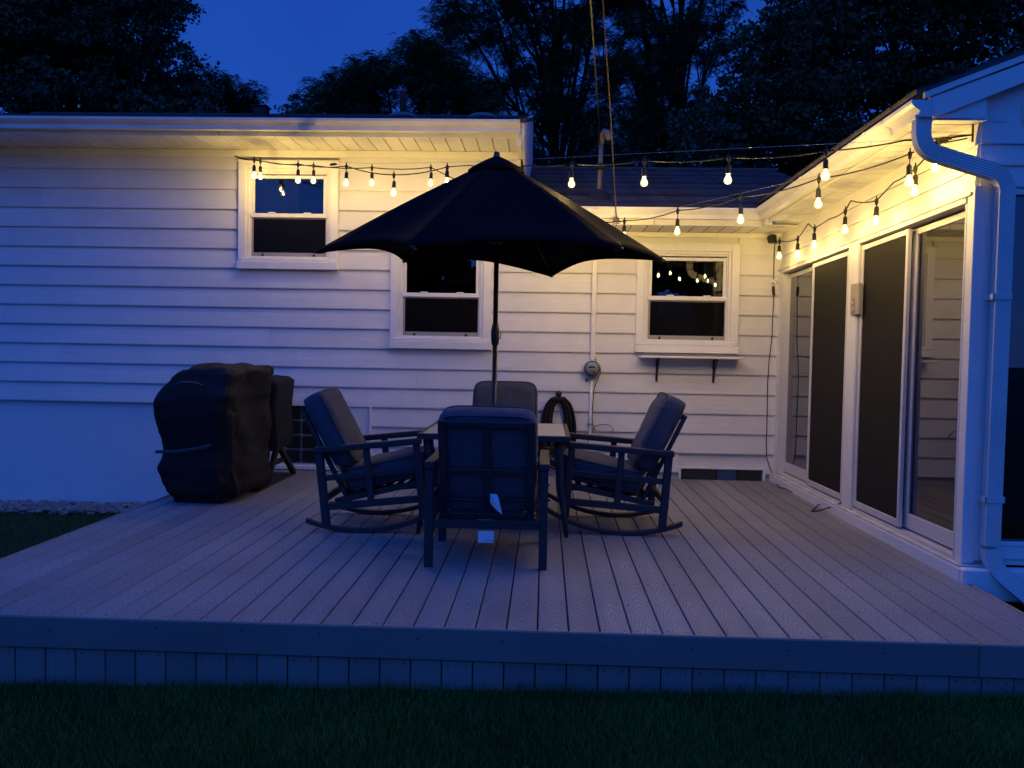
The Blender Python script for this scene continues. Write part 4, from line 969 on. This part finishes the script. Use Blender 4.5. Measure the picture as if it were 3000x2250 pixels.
def piping(c, dims, R, e=.28, n=56, k=.80):
    a, b, h = dims[0]/2, dims[1]/2, dims[2]/2; m_ = MB()
    for sg in (-1, 1):
        pts = []
        for j in range(n):
            f = 2*PI*j/n; sp = lambda v: math.copysign(abs(v)**e, v)
            pts.append(Vector(c)+R@Vector((a*.968*sp(math.cos(f)), b*.968*sp(math.sin(f)), sg*h*k)))
        m_.tube(pts, .0055, 5, close=True)
    return m_
HW = .365; PW_ = .050
def make_chair(name, label, rocker, seed, drop=0.0):
    t = thing(name, label, 'chair', (0, 0, 0), 'cushioned patio chairs round the table')
    yo = HW-PW_/2
    arc = lambda s: 1.08-math.sqrt(1.08**2-s*s)
    for sg in (-1, 1):
        y = sg*yo
        zf = arc(.355)+.03 if rocker else 0; zr = arc(.33)+.03 if rocker else 0
        MB().box((.330, y-PW_/2, zf), (.378, y+PW_/2, .586), .004).build('front_leg', 'frame', t)
        MB().box((-.358, y-PW_/2, zr), (-.305, y+PW_/2, .586), .004).build('rear_leg', 'frame', t)
        MB().box((-.366, y-.032, .587), (.392, y+.032, .630), .006).build('armrest', 'frame', t)
        MB().box((-.022, y-.016, .226), (.024, y+.016, .586), .003).build('side_slat', 'frame', t)
        MB().box((-.304, y-.016, .182), (.329, y+.016, .230), .003).build('side_rail', 'frame', t)
        MB().box((-.304, y-.013, .388), (.329, y+.013, .428), .003).build('side_rail', 'frame', t)
        MB().bar((.33, y-sg*.034, .312), (-.26, y-sg*.034, .236), .024, .040, ch=.003).build('seat_rail', 'frame', t)
        if rocker:
            m_ = MB(); vs = []; ss = [-.47+.99*i/22 for i in range(23)]
            for s_ in ss:
                z_ = arc(s_)
                for yy, zz in ((y-PW_/2, z_), (y+PW_/2, z_), (y+PW_/2, z_+.032), (y-PW_/2, z_+.032)): vs.append((s_, yy, zz))
            fs = [(i*4+k_, i*4+(k_+1) % 4, (i+1)*4+(k_+1) % 4, (i+1)*4+k_) for i in range(22) for k_ in range(4)]+[(3, 2, 1, 0), (88, 89, 90, 91)]
            o = m_.add(vs, fs).build('rocker', 'frame', t); bv = o.modifiers.new('soft_edges', 'BEVEL'); bv.width = .003; bv.segments = 1; bv.angle_limit = math.radians(50)
    MB().box((-.345, -yo+.025, .235), (-.318, yo-.025, .285), .003).build('back_rail', 'frame', t)
    MB().box((.335, -yo+.026, .29), (.36, yo-.026, .33), .003).build('front_rail', 'frame', t)
    for i in range(6):
        s_ = .28-i*.09; z_ = .312-(.33-s_)*.129+.012
        MB().box((s_-.022, -yo+.04, z_), (s_+.022, yo-.04, z_+.004), .001).build('seat_strap', 'black', t)
    # back frame, leaning
    bb, bt = Vector((-.190, 0, .262)), Vector((-.434, 0, .883)); bw = .262
    for sg in (-1, 1): MB().bar(bb+Vector((0, sg*bw, 0)), bt+Vector((0, sg*bw, 0)), .044, .028).build('back_post', 'frame', t)
    d_ = (bt-bb).normalized(); n_ = Vector((d_.z, 0, -d_.x))
    for f, nm in ((.965, 'back_top_rail'), (.50, 'back_cross_rail'), (.04, 'back_bottom_rail')):
        c_ = bb.lerp(bt, f); MB().bar(c_+Vector((0, -bw+.022, 0)), c_+Vector((0, bw-.022, 0)), .040, .024, up=tuple(d_)).build(nm, 'frame', t)
    MB().bar(bb.lerp(bt, .06), bb.lerp(bt, .94), .042, .018).build('back_centre_bar', 'frame', t)
    # cushions
    th_ = math.atan2(.076, .59)
    sc_ = superbox((.115, 0, .408), (.60, .60, .180), Matrix.Rotation(-th_, 3, 'Y'), puff=.10, seed=seed)
    sc_.build('seat_cushion', 'fabric', t); piping((.115, 0, .408), (.60, .60, .180), Matrix.Rotation(-th_, 3, 'Y')).build('seat_piping', 'fabric', t)
    ang = math.atan2(.244, .621)
    cen = bb.lerp(bt, .62)+n_*.100+d_*(.05-drop)
    Rb = Matrix.Rotation(-ang, 3, 'Y')@Matrix.Rotation(PI/2, 3, 'Y')     # local x along -z? length down the back
    superbox(cen, (.585, .59, .165), Rb, puff=.10, seed=seed+5, wr=.006).build('back_cushion', 'fabric', t); piping(cen, (.585, .59, .165), Rb).build('back_piping', 'fabric', t)
    return t
def place(t, x, y, heading, th, rocker):
    T = Matrix.Translation; Rz = Matrix.Rotation(heading, 4, 'Z')
    if rocker: mtx = T((x, y, 0.0))@Rz@T((-1.08*th, 0, 1.08))@Matrix.Rotation(-th, 4, 'Y')@T((0, 0, -1.08))
    else: mtx = T((x, y, 0))@Rz
    t.matrix_world = mtx
def dup_tree(r, label):
    c = r.copy(); sc.collection.objects.link(c); c['label'] = label
    for ch in list(r.children):
        d = ch.copy(); sc.collection.objects.link(d); d.parent = c
    return c
cR = make_chair('rocking_chair', 'blue grey cushioned rocking chair on the right of the table, facing left', True, 3)
bpy.context.view_layer.update()
cL = dup_tree(cR, 'blue grey cushioned rocking chair on the left of the table, beside the covered grill')
cF = dup_tree(cR, 'cushioned rocking chair beyond the table, only its back cushion in view')
cN = make_chair('patio_chair', 'straight legged cushioned chair nearest the camera, seen from behind', False, 11, .065)
place(cR, .515, -2.50, PI, .070, True); place(cL, -1.170, -2.635, 0, .110, True); place(cF, -.355, -1.40, -PI/2, .02, True); place(cN, -.330, -3.52, PI/2, 0, False)
# paper tags on the near chair
tgs = thing('care_tag', 'white paper care tags hanging from the seat of the nearest chair', 'tag', (-.33, -3.9, .2))
def npx(x, y): return (1200+x/3.19, 1180+y/3.19)
q0, q1 = PY(npx(640, 1196), -3.885), PY(npx(787, 1310), -3.885)
MB().box((q0[0], -3.888, q1[2]), (q1[0], -3.886, q0[2]), 0).build('hanging_label', 'paper', tgs)
MB().box((q0[0]+.045, -3.8892, q1[2]+.012), (q0[0]+.1, -3.8885, q1[2]+.015)).build('label_print', 'print', tgs)
q2, q3 = PY(npx(640, 1090), -3.84), PY(npx(785, 1118), -3.84); MB().box((q2[0], -3.842, q3[2]), (q3[0], -3.840, q2[2])).build('folded_label', 'paper', tgs)
pt = [PY(npx(*p), -3.80-.02*i) for i, p in enumerate([(752, 850), (815, 855), (832, 890), (866, 1045), (820, 1010), (775, 965), (752, 930)])]
c0 = sum(pt)/len(pt); MB().add([tuple(c0+np.array([0, .015, 0]))]+[tuple(p) for p in pt], [(0, i+1, (i+1) % 7+1) for i in range(7)]).build('curled_label', 'paper', tgs)
# ================================================================ COVERED GRILL
def cloth_body(levels, n_=72, seed=0, amp=.02, folds=9):
    """levels: (z, x0, x1, y0, y1, e) rounded rectangles stacked; wrinkled"""
    rr = np.random.default_rng(seed); ph = rr.uniform(0, 6, 12); vs = []
    L = []
    for i in range(len(levels)-1):
        a, b = levels[i], levels[i+1]; k_ = max(1, int(round(abs(b[0]-a[0])/.035))+1)
        for j in range(k_): t = j/k_; L.append([a[q_]+(b[q_]-a[q_])*t for q_ in range(6)])
    L.append(list(levels[-1]))
    for i, (z, x0, x1, y0, y1, e) in enumerate(L):
        cx, cyy, hx_, hy_ = (x0+x1)/2, (y0+y1)/2, (x1-x0)/2, (y1-y0)/2
        for j in range(n_):
            t = 2*PI*j/n_; c_, s_ = math.cos(t), math.sin(t); x = hx_*math.copysign(abs(c_)**e, c_); y = hy_*math.copysign(abs(s_)**e, s_)
            low = max(0, 1-z/1.0)
            w_ = amp*(low**.8)*(math.sin(folds*t+ph[0]+2.2*z)+.55*math.sin((folds*1.9)*t+ph[1]-3*z))+amp*.5*math.sin(5*z+3*t+ph[2])*math.sin(2*t+ph[3])+amp*.25*math.sin(23*t+ph[5]+9*z)*math.sin(17*z+ph[6])
            if seed == 4:
                w_ = w_*(.35+.8*max(0, c_)**.5)+(.032*math.sin(7.5*y+5.5*z+1.0)+.016*math.sin(15*y-9*z))*max(0, c_)**.5*min(1, z*2.2)
            nl = math.hypot(x, y) or 1
            vs.append((cx+x+w_*x/nl, cyy+y+w_*y/nl, z+.012*math.sin(3*t+ph[4]+2*z)*(1 if i < len(L)-2 else .4)+(.02*math.sin(2*t+1.0) if i == 0 else 0)))
    m = len(L); fs = [(i*n_+j, i*n_+(j+1) % n_, (i+1)*n_+(j+1) % n_, (i+1)*n_+j) for i in range(m-1) for j in range(n_)]; fs.append(tuple(range((m-1)*n_, m*n_)))
    return MB().add(vs, fs, True)
gl = thing('covered_grill', 'barbecue grill under a black creased fabric cover at the left end of the deck', 'covered grill', (-2.83, -1.55, 0))
lv = [(.03, -3.07, -2.50, -2.06, -1.00, .42), (.10, -3.12, -2.47, -2.12, -.98, .36), (.28, -3.17, -2.50, -2.13, -.98, .34), (.44, -3.125, -2.53, -2.10, -1.0, .30), (.60, -3.165, -2.53, -2.12, -1.0, .26), (.83, -3.19, -2.52, -2.14, -1.0, .22), (.875, -3.185, -2.50, -2.135, -1.0, .22),
      (.97, -3.13, -2.49, -2.07, -1.02, .28), (1.06, -3.07, -2.46, -2.03, -1.05, .32), (1.105, -3.02, -2.47, -1.99, -1.12, .36), (1.132, -2.95, -2.55, -1.92, -1.25, .5), (1.145, -2.84, -2.66, -1.75, -1.4, .8)]
o = cloth_body(lv, 96, 4, .017, 8).build('cover', 'cover', gl)
ss = o.modifiers.new('smooth', 'SUBSURF'); ss.levels = 1; ss.render_levels = 1
dt = bpy.data.textures.new('creases', 'CLOUDS'); dt.noise_scale = .30; dt.noise_depth = 2; dt.noise_type = 'HARD_NOISE'; dm = o.modifiers.new('creases', 'DISPLACE'); dm.texture = dt; dm.strength = .05; dm.mid_level = .5; dm.texture_coords = 'GLOBAL'
MB().tube([PY((455, 1324), -2.19), PY((520, 1322), -2.20), PY((585, 1313), -2.20), PY((618, 1303), -2.19)], .012, 4, ell=(1.1, .25), smooth=False).build('strap', 'strap', gl)
MB().tube([PY((505, 1131), -2.12), PY((530, 1121), -2.16), PY((570, 1121), -2.16), PY((592, 1130), -2.12)], .010, 6).build('carry_handle', 'strap', gl)
for x, y in ((-3.0, -2.0), (-2.62, -2.0), (-3.0, -1.1), (-2.62, -1.1)): MB().lathe((x, y, .04), [(.04, -.012), (.04, .012)], 16, axis='x').build('wheel', 'black', gl)
cc = thing('covered_cart', 'smaller cart under a dark cover with slanted legs, between grill and house wall', 'covered cart', (-2.72, -.6, 0))
o = cloth_body([(.31, -2.93, -2.51, -.92, -.34, .3), (.40, -2.94, -2.50, -.93, -.33, .25), (.75, -2.96, -2.52, -.94, -.33, .2), (.95, -2.94, -2.50, -.94, -.33, .2), (1.0, -2.90, -2.54, -.88, -.36, .3), (1.005, -2.8, -2.65, -.7, -.5, .6)], 56, 9, .010, 6).build('cover', 'cover', cc)
dm = o.modifiers.new('creases', 'DISPLACE'); dm.texture = dt; dm.strength = .03; dm.mid_level = .5; dm.texture_coords = 'GLOBAL'
MB().bar((-2.60, -.62, .34), (-2.525, -.33, .02), .05, .05, up=(1, 0, 0)).build('leg', 'woodbase', cc); MB().bar((-2.60, -.62, .34), (-2.60, -.92, .02), .05, .05, up=(1, 0, 0)).build('leg', 'woodbase', cc)
MB().bar((-2.88, -.62, .34), (-2.88, -.33, .02), .05, .05, up=(1, 0, 0)).build('leg', 'woodbase', cc); MB().bar((-2.88, -.62, .34), (-2.88, -.92, .02), .05, .05, up=(1, 0, 0)).build('leg', 'woodbase', cc)
MB().box((-2.62, -.80, .15), (-2.57, -.42, .19), .004).build('cross_bar', 'woodbase', cc)
tag(MB().box((-3.05, -1.45, .002), (-2.515, -.27, .010), .003).build('grill_mat', 'woodbase'), 'dark mat on the deck under the covered cart', 'mat')
# ================================================================ TREES
def inpoly(x, y, P):
    c = False; j = len(P)-1
    for i in range(len(P)):
        if (P[i][1] > y) != (P[j][1] > y) and x < (P[j][0]-P[i][0])*(y-P[i][1])/(P[j][1]-P[i][1])+P[i][0]: c = not c
        j = i
    return c
def tree(name, label, poly, Y, depth, ncl, rcl, nleaf, kind, lm, base_px, base_Y=None, group='trees behind the house', seed=1, limbs=9, keep=1.0):
    r = np.random.default_rng(seed); xs_ = [p[0] for p in poly]; ys_ = [p[1] for p in poly]
    cl = []; tries = 0
    while len(cl) < ncl and tries < 20000:
        tries += 1; x, y = r.uniform(min(xs_), max(xs_)), r.uniform(min(ys_), max(ys_))
        if not inpoly(x, y, poly): continue
        yy = Y+r.uniform(-depth, depth); p = PY((x, y), yy); rad = rcl*r.uniform(.6, 1.25)
        if all(np.hypot(*(p-q[0])[[0, 2]]) > rad*.38 or abs(p[1]-q[0][1]) > rad for q in cl): cl.append((p, rad, (x, y)))
    bX = PY((base_px, 400), Y)[0]; bz = float(gz(bX, Y)); base = Vector((bX, Y, bz))
    t = thing(name, label, 'tree', tuple(base), group)
    zc = [c[0][2] for c in cl]; zlow = min(zc); ztop = max(zc)
    fork = base+Vector((.1, 0, max(1.8, (zlow-bz)*.55)))
    tr = MB(); top = Vector((bX+r.uniform(-.4, .4), Y, bz+(ztop-bz)*.8)); rr0 = .16+.012*(ztop-bz)
    pts = [base-Vector((0, 0, .1)), base.lerp(fork, .5), fork, fork.lerp(top, .35)+Vector((r.uniform(-.15, .15), 0, 0)), fork.lerp(top, .7)+Vector((r.uniform(-.25, .25), 0, 0)), top]
    tr.tube(pts, [rr0*1.1, rr0*.9, rr0*.7, rr0*.45, rr0*.25, rr0*.1], 9)
    idx = r.permutation(len(cl))
    for ii in idx[:limbs]:
        c = Vector(cl[ii][0]); s_ = pts[2].lerp(pts[4], r.uniform(0, 1)); s_.z = min(s_.z, c.z-.3) if c.z > fork.z else s_.z
        m1 = s_.lerp(c, .4)+Vector((r.uniform(-.2, .2), r.uniform(-.2, .2), .15)); m2 = s_.lerp(c, .75)+Vector((r.uniform(-.15, .15), 0, .12)); w_ = rr0*r.uniform(.12, .24)
        tr.tube([s_, m1, m2, c], [w_, w_*.75, w_*.5, w_*.2], 6)
        for _ in range(4):
            e = c+Vector(r.uniform(-1, 1, 3))*cl[ii][1]*.9; tr.tube([m2, (m2+e)/2+Vector((0, 0, .1)), e], [w_*.35, w_*.25, w_*.08], 5)
    for ii in idx[limbs:]:
        c = Vector(cl[ii][0]); 
        for _ in range(2):
            s_ = c+Vector((r.uniform(-.8, .8), r.uniform(-.4, .4), -r.uniform(.4, 1.0)))*cl[ii][1]; e = c+Vector(r.uniform(-.8, .8, 3))*cl[ii][1]
            tr.tube([s_, (s_+e)/2, e], [.016, .011, .004], 4)
    tr.build('trunk', 'bark', t)
    C = np.array([c[0] for c in cl]); Rd = np.array([c[1] for c in cl]); wgt = Rd**2; wgt /= wgt.sum()
    n_ = int(nleaf); ci = r.choice(len(cl), n_, p=wgt)
    dirs = r.normal(size=(n_, 3)); dirs /= np.linalg.norm(dirs, axis=1)[:, None]; rad = Rd[ci]*(r.uniform(.0, 1, n_)**.5)*1.05
    sub = max(1, n_//(9 if kind == 'frond' else 26)); pick = r.integers(0, sub, n_)
    P0 = (C[ci]+dirs*rad[:, None]*np.array([1, 1, .72]))[:sub]
    sr = r.uniform(.10, .24, sub) if kind == 'frond' else r.uniform(.14, .34, sub)
    dd = r.normal(size=(n_, 3)); dd /= np.linalg.norm(dd, axis=1)[:, None]
    P = P0[pick]+dd*(sr[pick]*r.uniform(.2, 1, n_)**.6)[:, None]*np.array([1, 1, .6])
    if keep < 1: # carve see-through gaps with a cellular mask
        g_ = np.sin(P[:, 0]*2.3+1.3*np.sin(P[:, 2]*1.9))*np.sin(P[:, 2]*2.9+1.1*np.sin(P[:, 0]*1.7+seed)); P = P[g_ < np.quantile(g_, keep)]; n_ = len(P)
    if kind == 'frond':                  # drooping pinnate sprays
        k_ = 7; ln = r.uniform(.16, .30, n_); az = r.uniform(0, 2*PI, n_); dr = r.uniform(-.15, .55, n_)
        ax = np.stack([np.cos(az), np.sin(az), -dr], 1); ax /= np.linalg.norm(ax, axis=1)[:, None]
        sd_ = np.cross(ax, [0, 0, 1.]); sd_ /= np.linalg.norm(sd_, axis=1)[:, None]
        V = []; 
        for j in range(k_):
            tt = (j+.5)/k_; ctr = P+ax*(ln*tt)[:, None]+np.array([0, 0, -1.])*(.10*ln*tt*tt*4)[:, None]
            for sg in (-1, 1):
                l_ = (.060*(1-.4*tt))*r.uniform(.8, 1.2, n_); tip = ctr+sd_*(sg*l_)[:, None]+ax*(l_*.5)[:, None]+np.array([0, 0, -1.])*(l_*.35)[:, None]
                wv = ax*.017
                V.append(np.stack([ctr-wv, (ctr+tip)/2-wv*1.0, tip, (ctr+tip)/2+wv*1.1], 1))
        V = np.concatenate(V, 0).reshape(-1, 3); F = np.arange(len(V)).reshape(-1, 4)
    else:
        s_ = r.uniform(.035, .075, n_); a1 = r.normal(size=(n_, 3)); a1 /= np.linalg.norm(a1, axis=1)[:, None]; a2 = np.cross(a1, r.normal(size=(n_, 3))); a2 /= np.linalg.norm(a2, axis=1)[:, None]
        V = np.stack([P-a1*s_[:, None], P+a2*(s_*.75)[:, None]-a1*(s_*.1)[:, None], P+a1*s_[:, None], P-a2*(s_*.75)[:, None]-a1*(s_*.1)[:, None]], 1).reshape(-1, 3); F = np.arange(len(V)).reshape(-1, 4)
    V = V-np.array(base)
    fastmesh('crown', V, F, lm, t, kind='stuff')
    return t
tree('maple_tree', 'tall dense maple filling the upper left corner behind the tall roof', [(-300, -350), (430, -350), (500, -60), (505, 20), (500, 70), (455, 100), (470, 150), (520, 130), (520, 190), (560, 160), (570, 95), (582, 110), (585, 165), (565, 200), (570, 230), (590, 270), (620, 360), (620, 450), (-300, 450)], 13, 2.2, 165, .95, 190000, 'leaf', 'leaf_maple', 150, seed=3, limbs=22)
tree('locust_tree', 'low feathery tree beside the maple, just above the tall roof', [(540, 245), (575, 230), (610, 240), (650, 222), (690, 262), (730, 285), (775, 300), (770, 420), (520, 420)], 15, 1.0, 26, .55, 5200, 'frond', 'leaf_far', 640, seed=5, limbs=8)
tree('young_tree', 'small dark round tree low on the skyline in the sky gap', [(800, 310), (830, 300), (860, 318), (880, 298), (915, 322), (915, 420), (790, 420)], 24, .6, 12, .6, 5000, 'leaf', 'leaf_far', 850, seed=6, limbs=4)
tree('locust_tree', 'feathery locust with drooping sprays above the middle of the tall roof', [(960, 280), (1000, 240), (1020, 232), (1060, 170), (1130, 155), (1160, 190), (1200, 160), (1235, 128), (1290, 150), (1330, 190), (1380, 260), (1420, 330), (1450, 460), (940, 460), (935, 330)], 14, 1.5, 75, .62, 24000, 'frond', 'leaf_locust', 1230, seed=7, limbs=20)
tree('locust_tree', 'tall open locust with bare forking limbs behind the umbrella tip', [(1290, 20), (1310, -250), (1800, -300), (1850, 60), (1800, 300), (1840, 480), (1850, 560), (1440, 560), (1400, 330), (1300, 190), (1330, 110)], 16, 2.0, 130, .72, 36000, 'frond', 'leaf_locust', 1610, seed=8, limbs=34, keep=.80)
tree('locust_tree', 'tall open locust behind the service mast and low roof', [(1780, -300), (2190, -250), (2150, 20), (2110, 60), (2100, 110), (2040, 190), (2000, 230), (2020, 300), (2060, 560), (1780, 560), (1740, 300)], 15, 2.0, 100, .72, 27000, 'frond', 'leaf_locust', 1960, seed=9, limbs=28, keep=.80)
tree('dense_tree', 'broad dense dark tree behind the right wing roof', [(2230, -60), (2260, -350), (3400, -350), (3400, 520), (2050, 560), (2010, 430), (2060, 260), (2130, 210), (2150, 110), (2200, 90), (2215, 20)], 13, 2.4, 170, .95, 230000, 'leaf', 'leaf_maple', 2640, seed=10, limbs=30, keep=.96)
# low distant hedge of trees closing the horizon behind the house
n_ = 9000; X_ = rng.uniform(-45, 45, n_); Yb = rng.uniform(34, 40, n_); Zb = rng.uniform(-.3, 1, n_)*(3.6+1.0*np.sin(X_*.35)+.6*np.sin(X_*1.1)); P = np.stack([X_, Yb, Zb], 1)
a1 = rng.normal(size=(n_, 3)); a1 /= np.linalg.norm(a1, axis=1)[:, None]; a2 = np.cross(a1, rng.normal(size=(n_, 3))); a2 /= np.linalg.norm(a2, axis=1)[:, None]
V = np.stack([P-a1*.45, P+a2*.4, P+a1*.45, P-a2*.4], 1).reshape(-1, 3); hb = fastmesh('far_woods', V, np.arange(len(V)).reshape(-1, 4), 'leaf_far'); tag(hb, 'dark distant belt of woods behind the house', 'woods')
# trees across the garden, behind the viewer: they show in the window panes
def simple_tree(x, y, h, rad, seed, label):
    r = np.random.default_rng(seed); z0 = float(gz(x, y)); t = thing('garden_tree', label, 'tree', (x, y, z0), 'trees across the garden')
    MB().tube([(x, y, z0-.1), (x+.1, y, z0+h*.3), (x, y, z0+h*.7), (x+.2, y, z0+h*.9)], [.3, .22, .12, .03], 8).build('trunk', 'bark', t)
    n_ = 9000; d = r.normal(size=(n_, 3)); d /= np.linalg.norm(d, axis=1)[:, None]; lob = 1+.25*np.sin(d[:, 0]*6+seed)*np.sin(d[:, 2]*7)
    P = np.array([0, 0, h*.62])+d*(rad*lob*(r.uniform(.3, 1, n_)**.4))[:, None]*np.array([1, 1, .9]); a1 = r.normal(size=(n_, 3)); a1 /= np.linalg.norm(a1, axis=1)[:, None]; a2 = np.cross(a1, r.normal(size=(n_, 3))); a2 /= np.linalg.norm(a2, axis=1)[:, None]
    V = np.stack([P-a1*.17, P+a2*.15, P+a1*.17, P-a2*.15], 1).reshape(-1, 3); fastmesh('crown', V, np.arange(len(V)).reshape(-1, 4), 'leaf_far', t, kind='stuff')
simple_tree(2.0, -26, 7.0, 3.1, 21, 'garden tree across the lawn, reflected in the middle window')
simple_tree(8.5, -27, 9.0, 3.8, 22, 'taller garden tree across the lawn, reflected in the right window')
simple_tree(-5, -30, 6.0, 3.0, 23, 'round garden tree across the lawn, left of the others')
